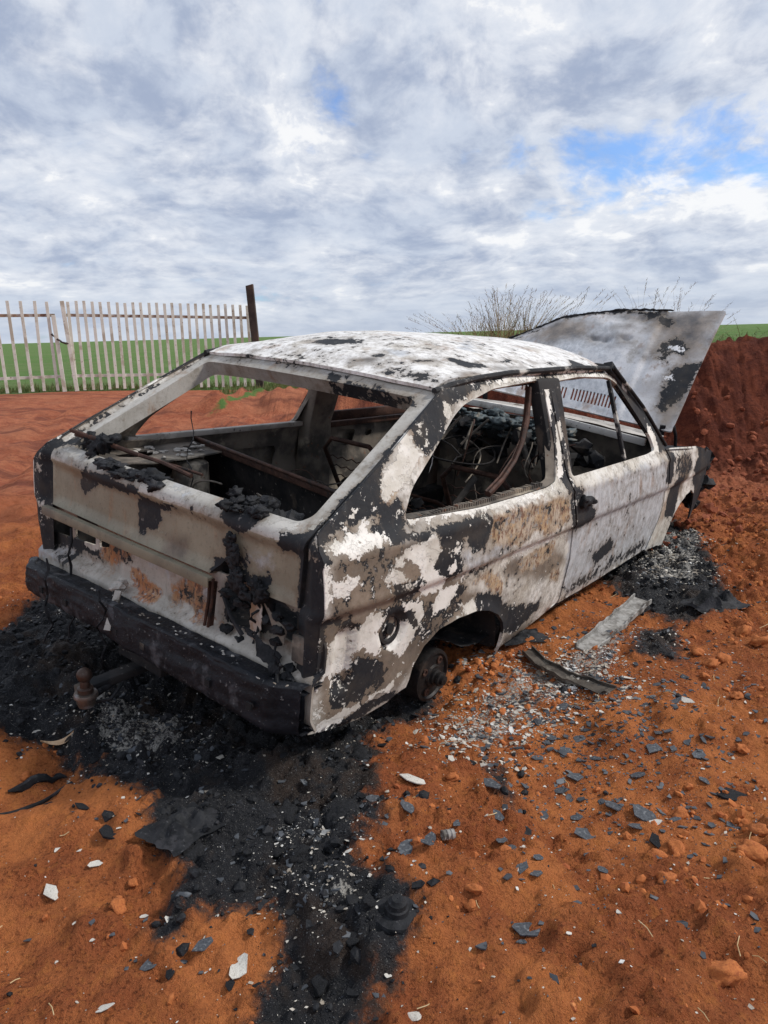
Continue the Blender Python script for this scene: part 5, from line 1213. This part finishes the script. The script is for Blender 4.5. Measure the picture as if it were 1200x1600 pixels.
# ================================================================== GRASS ON THE BANK
def tuft(x, y, n, h, spread, mat, label, seeds=True, bias=(0, 0), wd=.006):
    z = float(gz(x, y)[0]); b = MB()
    for k in range(n):
        a = random.uniform(0, 6.283); r0 = abs(random.gauss(0, .09)); hh = h * (.22 + .80 * random.random() ** 2.0); out = spread * random.uniform(.1, 1.25) * hh
        dx, dy = math.cos(a) * out + bias[0] * hh, math.sin(a) * out + bias[1] * hh; bx, by = math.cos(a) * r0, math.sin(a) * r0
        pts = [np.array((bx + dx * t ** 1.7, by + dy * t ** 1.7, -.05 + hh * (t - .22 * t * t * (out / hh) * 1.2))) for t in np.linspace(0, 1, 6)]
        sd_ = np.array((-math.sin(a + 1), math.cos(a + 1), 0)); V = []
        for j, p_ in enumerate(pts):
            w_ = wd * 1.25 * (1 - j / 5.3) * random.uniform(.8, 1.2); V += [p_ - sd_ * w_ * .5, p_ + sd_ * w_ * .5]
        b.add(V, [(2 * j, 2 * j + 1, 2 * j + 3, 2 * j + 2) for j in range(5)])
        if seeds and random.random() < .55:
            tip = pts[-1]; dr_ = (pts[-1] - pts[-2]); dr_ /= np.linalg.norm(dr_)
            for s_ in range(9):
                q = tip - dr_ * .018 * s_; e = (dr_ * .6 + np.array([random.uniform(-1, 1), random.uniform(-1, 1), random.uniform(-.2, .8)])) * .028; s2 = np.cross(e, (.3, .5, .8)); s2 = s2 / (np.linalg.norm(s2) + 1e-9) * .003
                b.add([q - s2, q + s2, q + e], [(0, 1, 2)])
    o = b.build('grass_clump', mat, None, True, 0, False); o.location = (x, y, z)
    return set_props(o, label, 'grass', 'dry grass clumps along the bank')
TU = [(.95, 8.0, 260, .62, .75, 'M_DRYG', 'wide dry grass clump left of the raised hood', (-.35, 0)), (1.25, 7.9, 300, .72, .45, 'M_DRYG', 'tallest upright dry grass clump behind the car roof', (0, 0)), (1.55, 8.1, 230, .64, .6, 'M_DRYG', 'dry grass clump leaning right beside the raised hood', (.35, 0)),
      (.62, 8.3, 110, .42, .8, 'M_GREENG', 'low greenish grass clump at the left end of the bank', (-.4, 0)), (1.10, 8.2, 150, .40, .6, 'M_GREENG', 'green grass clump among the dry stems behind the roof', (0, 0)), (1.9, 8.0, 60, .72, .75, 'M_DRYG', 'sparse seeding grass clump half behind the hood', (.5, 0)),
      (2.75, 7.9, 70, .74, .5, 'M_DRYG', 'thin upright grass clump above the hood', (.1, 0)), (3.05, 8.0, 70, .74, .5, 'M_DRYG', 'seeding grass clump above the right part of the hood', (.1, 0)), (3.3, 8.1, 46, .55, .8, 'M_DRYG', 'sparse seeding grass leaning right of the hood corner', (.45, 0)),
      (3.75, 8.0, 50, .45, .8, 'M_GREENG', 'green grass clump on the bank at the right edge', (.1, 0)), (3.35, 7.9, 46, .24, .9, 'M_GREENG', 'short green grass on the bank edge right of the hood', (0, 0)), (2.3, 8.2, 40, .55, .7, 'M_DRYG', 'dry grass clump hidden low behind the hood', (.1, 0))]
for x_, y_, n_, h_, s_, mt_, lb_, bi_ in TU: tuft(x_, y_, n_, h_, s_, globals()[mt_], lb_, True, bi_, .0085 if mt_ == 'M_GREENG' else .006)

# ================================================================== LITTER ON THE GROUND
def flake_mesh(name, mat, seed, th=.07, curl=.25, elong=1.3):
    """unit-size angular flake, slightly curled, with thickness"""
    rg = random.Random(seed); n = rg.randint(5, 8)
    ang = sorted(rg.uniform(0, 6.283) for _ in range(n)); 
    ring_ = [(math.cos(a) * .5 * rg.uniform(.75, 1.1) * elong ** .5, math.sin(a) * .5 * rg.uniform(.75, 1.1) / elong ** .5) for a in [6.283 * k / n + rg.uniform(-.35, .35) for k in range(n)]]
    c1, c2, ph = rg.uniform(-1, 1) * curl, rg.uniform(-1, 1) * curl, rg.uniform(0, 3.14)
    zf = lambda x, y: c1 * (x * math.cos(ph) + y * math.sin(ph)) ** 2 + c2 * x * y
    V = []; rings = []
    for s_ in (1.0, .55):
        rings.append(len(V)); V += [(x * s_, y * s_, zf(x * s_, y * s_)) for x, y in ring_]
    V.append((0, 0, 0)); m = len(V); V += [(x, y, z - th) for x, y, z in V]
    F = []
    for k in range(n):
        j = (k + 1) % n
        F += [(k, j, n + j, n + k), (n + k, n + j, 2 * n), (m + n + k, m + n + j, m + j, m + k), (2 * n + m, m + n + j, m + n + k), (j, k, m + k, m + j)]
    return mesh_data(name, V, F, mat, False)
def mesh_data(name, V, F, mat, sm=True):
    me = bpy.data.meshes.new(name); me.from_pydata([tuple(map(float, v)) for v in V], [], F); me.materials.append(mat)
    me.polygons.foreach_set('use_smooth', np.full(len(me.polygons), sm)); me.update(); return me
def stone_mesh(name, mat, seed, amp=.3, sub=3, sz=(.5, .42, .34), flat=False):
    b = MB(); b.lump((0, 0, 0), sz, seed, amp, sub, 1.9); return mesh_data(name, b.V, b.F, mat, not flat)
ORD = ['leftmost', 'second from the left', 'third from the left', 'fourth from the left', 'fifth from the left', 'sixth from the left', 'seventh from the left', 'eighth from the left', 'ninth from the left', 'tenth from the left', 'eleventh from the left', 'twelfth from the left', 'thirteenth from the left', 'fourteenth from the left', 'fifteenth from the left', 'sixteenth from the left']
def bits(name, meshes, spots, labels, cat, group, sink=.1, tilt=.25, squash=1.0):
    base = [labels(k, *q) for k, q in enumerate(spots)]; lab = {}
    for t in set(base):
        ids = sorted((k for k in range(len(spots)) if base[k] == t), key=lambda k: spots[k][0] / spots[k][1])
        for r_, k in enumerate(ids): lab[k] = t if len(ids) == 1 else ('rightmost ' + t if r_ == len(ids) - 1 else ORD[min(r_, len(ORD) - 1)] + ' ' + t)
    for k, (x, y, s) in enumerate(spots):
        o = bpy.data.objects.new(name, meshes[k % len(meshes)]); link(o)
        o.location = (x, y, float(gz(x, y)[0]) + s * (.06 - sink)); o.scale = (s, s, s * squash)
        o.rotation_euler = (random.uniform(-tilt, tilt), random.uniform(-tilt, tilt), random.uniform(0, 6.283))
        set_props(o, lab[k], cat, group)
def where(x, y):
    a = 'near the brake drum' if (x - .2) ** 2 + (y - 2.35) ** 2 < .35 else 'left of the burn' if x < -.35 else 'right of the burn' if x < .6 and y < 2.3 else 'on open soil' if x < 1.3 else 'at far right'
    return a
szw = lambda s, a, b: 'small' if s < a else 'large' if s > b else 'medium'
bits('paint_flake', [flake_mesh('paint_flake', M_SLATE, 40 + k, .05, .2, 1.5) for k in range(9)], BITS['slate'], lambda k, x, y, s: f"{szw(s, .026, .045)} angular slate-grey flake {where(x, y)}", 'flake', 'grey paint flakes on the soil', -.05, .22)
bits('charred_scrap', [flake_mesh('charred_scrap', M_CHAR, 70 + k, .08, .3, 1.6) for k in range(5)], BITS['black'], lambda k, x, y, s: f"{szw(s, .03, .05)} black charred scrap {where(x, y)}", 'scrap', 'black charred scraps on the soil', -.05, .2)
bits('ash_flake', [flake_mesh('ash_flake', M_WFLAKE, 90 + k, .035, .55, 1.9) for k in range(7)], BITS['white'], lambda k, x, y, s: f"{szw(s, .02, .04)} white flake {where(x, y) if not (-.35 < x < .05 and y < 1.8) else 'on the black burn'}", 'flake', 'white flakes on the soil', -.1, .3)
bits('soil_clod', [stone_mesh('soil_clod', M_CLOD, 110 + k, .50, 3, (.5, .40, .32), False) for k in range(7)], BITS['stone'], lambda k, x, y, s: f"{szw(s, .035, .06)} clod of orange soil {where(x, y)}", 'clod', 'clods of red soil', -.06, .5, .8)
bits('charred_lump', [stone_mesh('charred_lump', M_CHAR, 130 + k, .55, 3, (.5, .42, .36)) for k in range(6)], BITS['lump'], lambda k, x, y, s: f"{szw(s, .04, .065)} rounded black charred lump on the burnt patch", 'lump', 'charred lumps on the burnt patch', .12, .3, .75)

# larger single pieces
def ground_obj(name, mb, mat, x, y, rz, label, cat, dz=0.0, tilt=(0, 0), smoothf=True, bevel=0.0):
    o = mb.build(name, mat, None, smoothf, bevel); o.location = (x, y, float(gz(x, y)[0]) + dz); o.rotation_euler = (tilt[0], tilt[1], rz); return set_props(o, label, cat)
def gtop(x, y, r=.06):
    a = np.linspace(0, 6.283, 9); return float(gz(x + np.r_[0, r * np.cos(a)], y + np.r_[0, r * np.sin(a)]).max())
def channel(L, wd, ht, th, n=24, bend=0.0):
    b = MB(); prof = [(-wd / 2, ht), (-wd / 2, 0), (wd / 2, 0), (wd / 2, ht), (wd / 2 - th, ht), (wd / 2 - th, th), (-wd / 2 + th, th), (-wd / 2 + th, ht)]; m = len(prof); V = []
    for k in range(n + 1):
        t = k / n; 
        for px2, pz2 in prof: V.append((L * (t - .5), px2 * (1 + .05 * math.sin(k * 1.7)) + bend * (t - .5) ** 2, pz2 * (1 + .12 * math.sin(k * 2.1 + px2 * 30)) + .004 * math.sin(k * .9)))
    F = [(k * m + j, k * m + (j + 1) % m, (k + 1) * m + (j + 1) % m, (k + 1) * m + j) for k in range(n) for j in range(m)] + [tuple(range(m)), tuple(n * m + j for j in range(m))[::-1]]
    return b.add(V, F)
b = channel(.66, .085, .022, .006); o = ground_obj('metal_strip', b, M_STRIP, .985, 3.07, math.atan2(.516, .40), 'long ash-covered metal strip lying beside the right door', 'strip', .030, (.10, -.02), False)
b = channel(.40, .060, .016, .005, 20, .18)
for k in range(3): b.add([(.05 + .03 * k, -.02, .012), (.21, -.045 + .02 * k, .03), (.215, -.03 + .02 * k, .033), (.06 + .03 * k, 0, .016)], [(0, 1, 2, 3)])
ground_obj('charred_strip', b, M_CHARRED, .64, 2.63, math.atan2(-.28, .213), 'split charred strip with a curled end on white ash', 'strip', .020, (.05, .05), False)
def crumple(nx_, ny_, sx, sy, amp, seed, th=.003):
    u, v = np.meshgrid(np.linspace(-.5, .5, nx_), np.linspace(-.5, .5, ny_)); P = np.c_[u.ravel(), v.ravel()]
    e = 1 + .25 * fbm(P, 3, 3, seed); Z = amp * (1 - np.abs(fbm(P, 3.2, 3, seed + 1)) * 2) * smooth(.55, .2, np.hypot(P[:, 0], P[:, 1])) + amp * .15
    b = MB(); V = np.c_[P[:, 0] * sx * e, P[:, 1] * sy * e, Z]; b.add(V, [(j * nx_ + i, j * nx_ + i + 1, (j + 1) * nx_ + i + 1, (j + 1) * nx_ + i) for j in range(ny_ - 1) for i in range(nx_ - 1)]); return b
ground_obj('burnt_cloth', crumple(34, 30, .26, .19, .07, 3), M_CHAR, 1.50, 3.27, .3, 'crumpled black burnt cloth on the soil beside the front end', 'cloth', .0)
ground_obj('burnt_sheet', crumple(24, 20, .19, .14, .022, 6), M_CHAR, .555, 2.93, .2, 'flat black burnt sheet under the sill by the rear wheel opening', 'sheet', .008)
ground_obj('burnt_sheet', crumple(24, 20, .18, .15, .03, 9), M_CHAR, -.54, 1.74, .9, 'dark charred sheet on the burnt patch edge at left', 'sheet', .004)
b = MB(); n_ = 14; V_ = []
for k in range(n_ + 1):
    t = k / n_; w_ = .017 * math.sin(math.pi * t) ** .7 + .0006
    for s_ in (-1, 0, 1): V_.append((.105 * (t - .5), s_ * w_ + .03 * (t - .5) ** 2 * 4, .012 * (2 * t - 1) ** 2 + .006 * abs(s_)))
b.add(V_, [(3 * k + j, 3 * k + j + 1, 3 * k + 4 + j, 3 * k + 3 + j) for k in range(n_) for j in range(2)]); ground_obj('dry_leaf', b, M_LEAF, -1.063, 2.222, .62, 'curved tan dry leaf on the edge of the burnt patch', 'leaf', .012)
b = MB(); b.lathe([(.001, .040), (.012, .040), (.016, .034), (.020, .032), (.022, .022), (.026, .020), (.027, .008), (.040, .006), (.050, .004), (.053, -.004), (.050, -.02)], (0, 0, 0), (.08, -.05, 1), 30)
b.V = [tuple(np.array(v) * (1 + .05 * float(vnoise(np.array([v]), 60, 3)[0]))) for v in b.V]; ground_obj('strut_mount', b, M_CHAR, .004, 1.402, 0, 'round charred rubber mount with a raised centre at the burnt patch edge', 'mount', .006)
b = MB(); b.tube([(-1.20 + .25 * t, 1.83 + .20 * t - .02 * math.sin(t * 3), float(gz(-1.2 + .25 * t, 1.83 + .2 * t)[0]) + .008) for t in np.linspace(0, 1, 14)], [.007 + .002 * math.sin(k) for k in range(14)], 8, .1); set_props(b.build('burnt_hose', M_CHAR), 'thin curved black hose at the left edge of the soil', 'hose')
b = MB(); b.tube([(-1.13 + .12 * t, 2.00 + .10 * t, float(gz(-1.13 + .12 * t, 2.0 + .1 * t)[0]) + .010) for t in np.linspace(0, 1, 10)], [.004, .009, .012, .014, .014, .013, .011, .009, .007, .004], 7, .25); set_props(b.build('charred_stick', M_CHAR), 'short charred stick left of the burnt patch', 'stick')
b = MB()
for k in range(3): b.lathe([(.012, .0), (.014, .003), (.012, .006), (.012, .011)], (.011 * k, 0, .012), (1, .1, .05), 16)
ground_obj('burnt_spring', b, M_STRIP, .125, 1.685, .2, 'small ribbed metal sleeve on the soil right of the burnt patch', 'sleeve', .0)

# uncountable litter
def scatter(name, n, sampler, size, mat, kinds, label, cat, lift=.002, tilt=.35):
    """one mesh of very many crumbs; sampler returns candidate positions"""
    P = sampler(n); b = MB(); z = gz(P[:, 0], P[:, 1]); V = []; F = []; o = 0
    for k in range(len(P)):
        s = size[0] * (size[1] / size[0]) ** (random.random() ** 2.8); nv, f = kinds[random.randrange(len(kinds))]
        a, t1, t2 = random.uniform(0, 6.283), random.uniform(-tilt, tilt), random.uniform(-tilt, tilt)
        ca, sa = math.cos(a), math.sin(a); Q = nv * s
        X = Q[:, 0] * ca - Q[:, 1] * sa; Y = Q[:, 0] * sa + Q[:, 1] * ca; Z = Q[:, 2] + X * t1 + Y * t2
        V.append(np.c_[X + P[k, 0], Y + P[k, 1], Z + z[k] + lift + s * .05]); F += [tuple(i + o for i in q) for q in f]; o += len(nv)
    me = mesh_obj(name, np.vstack(V), F, mat, None, None, None, False)
    return set_props(me, label, cat, kind='stuff')
def as_kind(me): 
    V = np.array([v.co[:] for v in me.vertices]); return V, [tuple(p.vertices) for p in me.polygons]
def simple_flake(seed, th=.10):
    rg = random.Random(seed); n = rg.randint(4, 6); P = [(math.cos(6.283 * k / n) * .5 * rg.uniform(.5, 1.2), math.sin(6.283 * k / n) * .36 * rg.uniform(.5, 1.2)) for k in range(n)]
    c = rg.uniform(-.5, .5); V = [(x, y, c * x * x + .2 * rg.uniform(-1, 1) * y) for x, y in P]; V += [(x, y, z - th) for x, y, z in V]
    return np.array(V), [tuple(range(n)), tuple(range(2 * n - 1, n - 1, -1))] + [(k, n + k, n + (k + 1) % n, (k + 1) % n) for k in range(n)]
FK = [simple_flake(k) for k in range(14)]
CK = []
for k in range(10):
    b = MB(); b.lump((0, 0, 0), (.5, .42, .36), 700 + k, .35, 1, 1.7); CK.append((np.array(b.V), b.F))
def samp_region(fn, box):
    def s(n):
        o = []
        while len(o) < n:
            P = np.c_[RNG.uniform(box[0], box[1], n), RNG.uniform(box[2], box[3], n)]
            keep = RNG.random(n) < fn(P); o += list(P[keep])
        return np.array(o[:n])
    return s
ashf = lambda P: np.clip(field(P, GA, .12), 0, 1)
near_car = lambda P: np.exp(-(((P[:, 0] - .75) / .75) ** 2 + ((P[:, 1] - 2.55) / .75) ** 2))
BOX = (-1.9, 2.9, .95, 4.6)
open_ = lambda P: np.clip(1 - 1.6 * gburn_shade(P), 0, 1)
persp = lambda P: np.clip(2.2 / np.maximum(P[:, 1], .5), 0, 1)
scatter('ash_fragments', 12000, samp_region(lambda P: np.clip(.035 + .9 * ashf(P) * smooth(-.15, .2, fbm(P, 5, 3, 61)) + .16 * gburn_shade(P) * smooth(-.2, .3, fbm(P, 4, 3, 62)) + .10 * near_car(P), 0, 1), BOX), (.0025, .017), M_ASHMIX, FK, 'tiny white ash crumbs scattered over burnt patch and soil', 'ash')
scatter('grey_fragments', 9000, samp_region(lambda P: np.clip(.015 + .4 * near_car(P) * smooth(-.2, .25, fbm(P, 4, 3, 63)) + .9 * np.exp(-(((P[:, 0] - .72) / .28) ** 2 + ((P[:, 1] - 2.25) / .28) ** 2)) + .35 * ashf(P) + .05 * gburn_shade(P), 0, 1), BOX), (.004, .038), M_SLATE, FK, 'small slate-grey paint fragments scattered beside the car', 'fragments')
GA0 = [GA[0], GA[2]]
scatter('ash_heap', 4200, samp_region(lambda P: np.clip(field(P, GA0, .14) * smooth(-.25, .2, fbm(P, 5, 3, 66)), 0, 1), BOX), (.006, .032), M_ASHMIX, FK, 'heap of pale ash scraps beside the rear wheel opening', 'ash')
scatter('charred_crumbs', 10000, samp_region(lambda P: np.clip(.004 + .9 * gburn_shade(P) + .05 * near_car(P), 0, 1), BOX), (.004, .042), M_CHAR, FK + CK, 'black crumbs of char covering the burnt patch', 'char')
clodw = lambda P: np.clip((.04 + .65 * smooth(1.0, 2.0, P[:, 0]) + .55 * smooth(.0, .35, fbm(P, 2.2, 3, 90))) * open_(P) * (.25 + .75 * persp(P)), 0, 1)
scatter('bank_clods', 1500, samp_region(lambda P: smooth(.1, .9, field(P, [[(1.7, 4.3), (3.9, 3.9), (4.6, 7.2), (1.6, 7.0)]], .3)) * smooth(-.3, .3, fbm(P, 1.5, 2, 99)), (1.4, 4.6, 3.9, 7.2)), (.012, .09), M_CLODB, CK, 'clods of red earth spilled along the foot of the bank', 'soil', 0, .6)
scatter('soil_crumbs', 20000, samp_region(clodw, (-1.9, 3.2, .95, 5.6)), (.003, .034), M_CLOD, CK, 'loose crumbs of red soil on the ground', 'soil', 0, .6)
b = MB()
for k in range(130):
    x_, y_ = random.uniform(-1.3, 2.4), 1.0 + 2.9 * random.random() ** 1.6
    if gburn_shade(np.array([(x_, y_)]))[0] > .5: continue
    a_ = random.uniform(0, 6.283); l_ = random.uniform(.015, .07); c_ = random.uniform(-.3, .3); z_ = float(gz(x_, y_)[0]) + .006
    b.tube([(x_, y_, z_), (x_ + .5 * l_ * math.cos(a_), y_ + .5 * l_ * math.sin(a_), z_ + random.uniform(0, .008)), (x_ + l_ * math.cos(a_ + c_), y_ + l_ * math.sin(a_ + c_), z_ + random.uniform(-.003, .012))], .0011, 5)
set_props(b.build('straw_bits', M_STRAW), 'broken straw stems scattered over the red soil', 'straw', kind='stuff')
# verge grass along the gate
b = MB()
for k in range(2600):
    if k % 3: x_ = random.uniform(-11, -2.0); y_ = fence_y(x_) + random.uniform(.1, 1.4)
    else: x_ = random.uniform(-3.6, -.6); y_ = fence_y(x_) - random.uniform(.2, 1.9)
    z_ = float(gbase(np.array([x_]), np.array([y_]))[0]); h_ = random.uniform(.06, .22); a_ = random.uniform(0, 6.283)
    b.add([(x_ - .012, y_, z_ - .02), (x_ + .012, y_, z_ - .02), (x_ + math.cos(a_) * h_ * .4, y_ + math.sin(a_) * h_ * .4, z_ + h_)], [(0, 1, 2)])
set_props(b.build('verge_grass', M_GREENG, None, False), 'low green grass along the gate and verge', 'grass', kind='stuff')
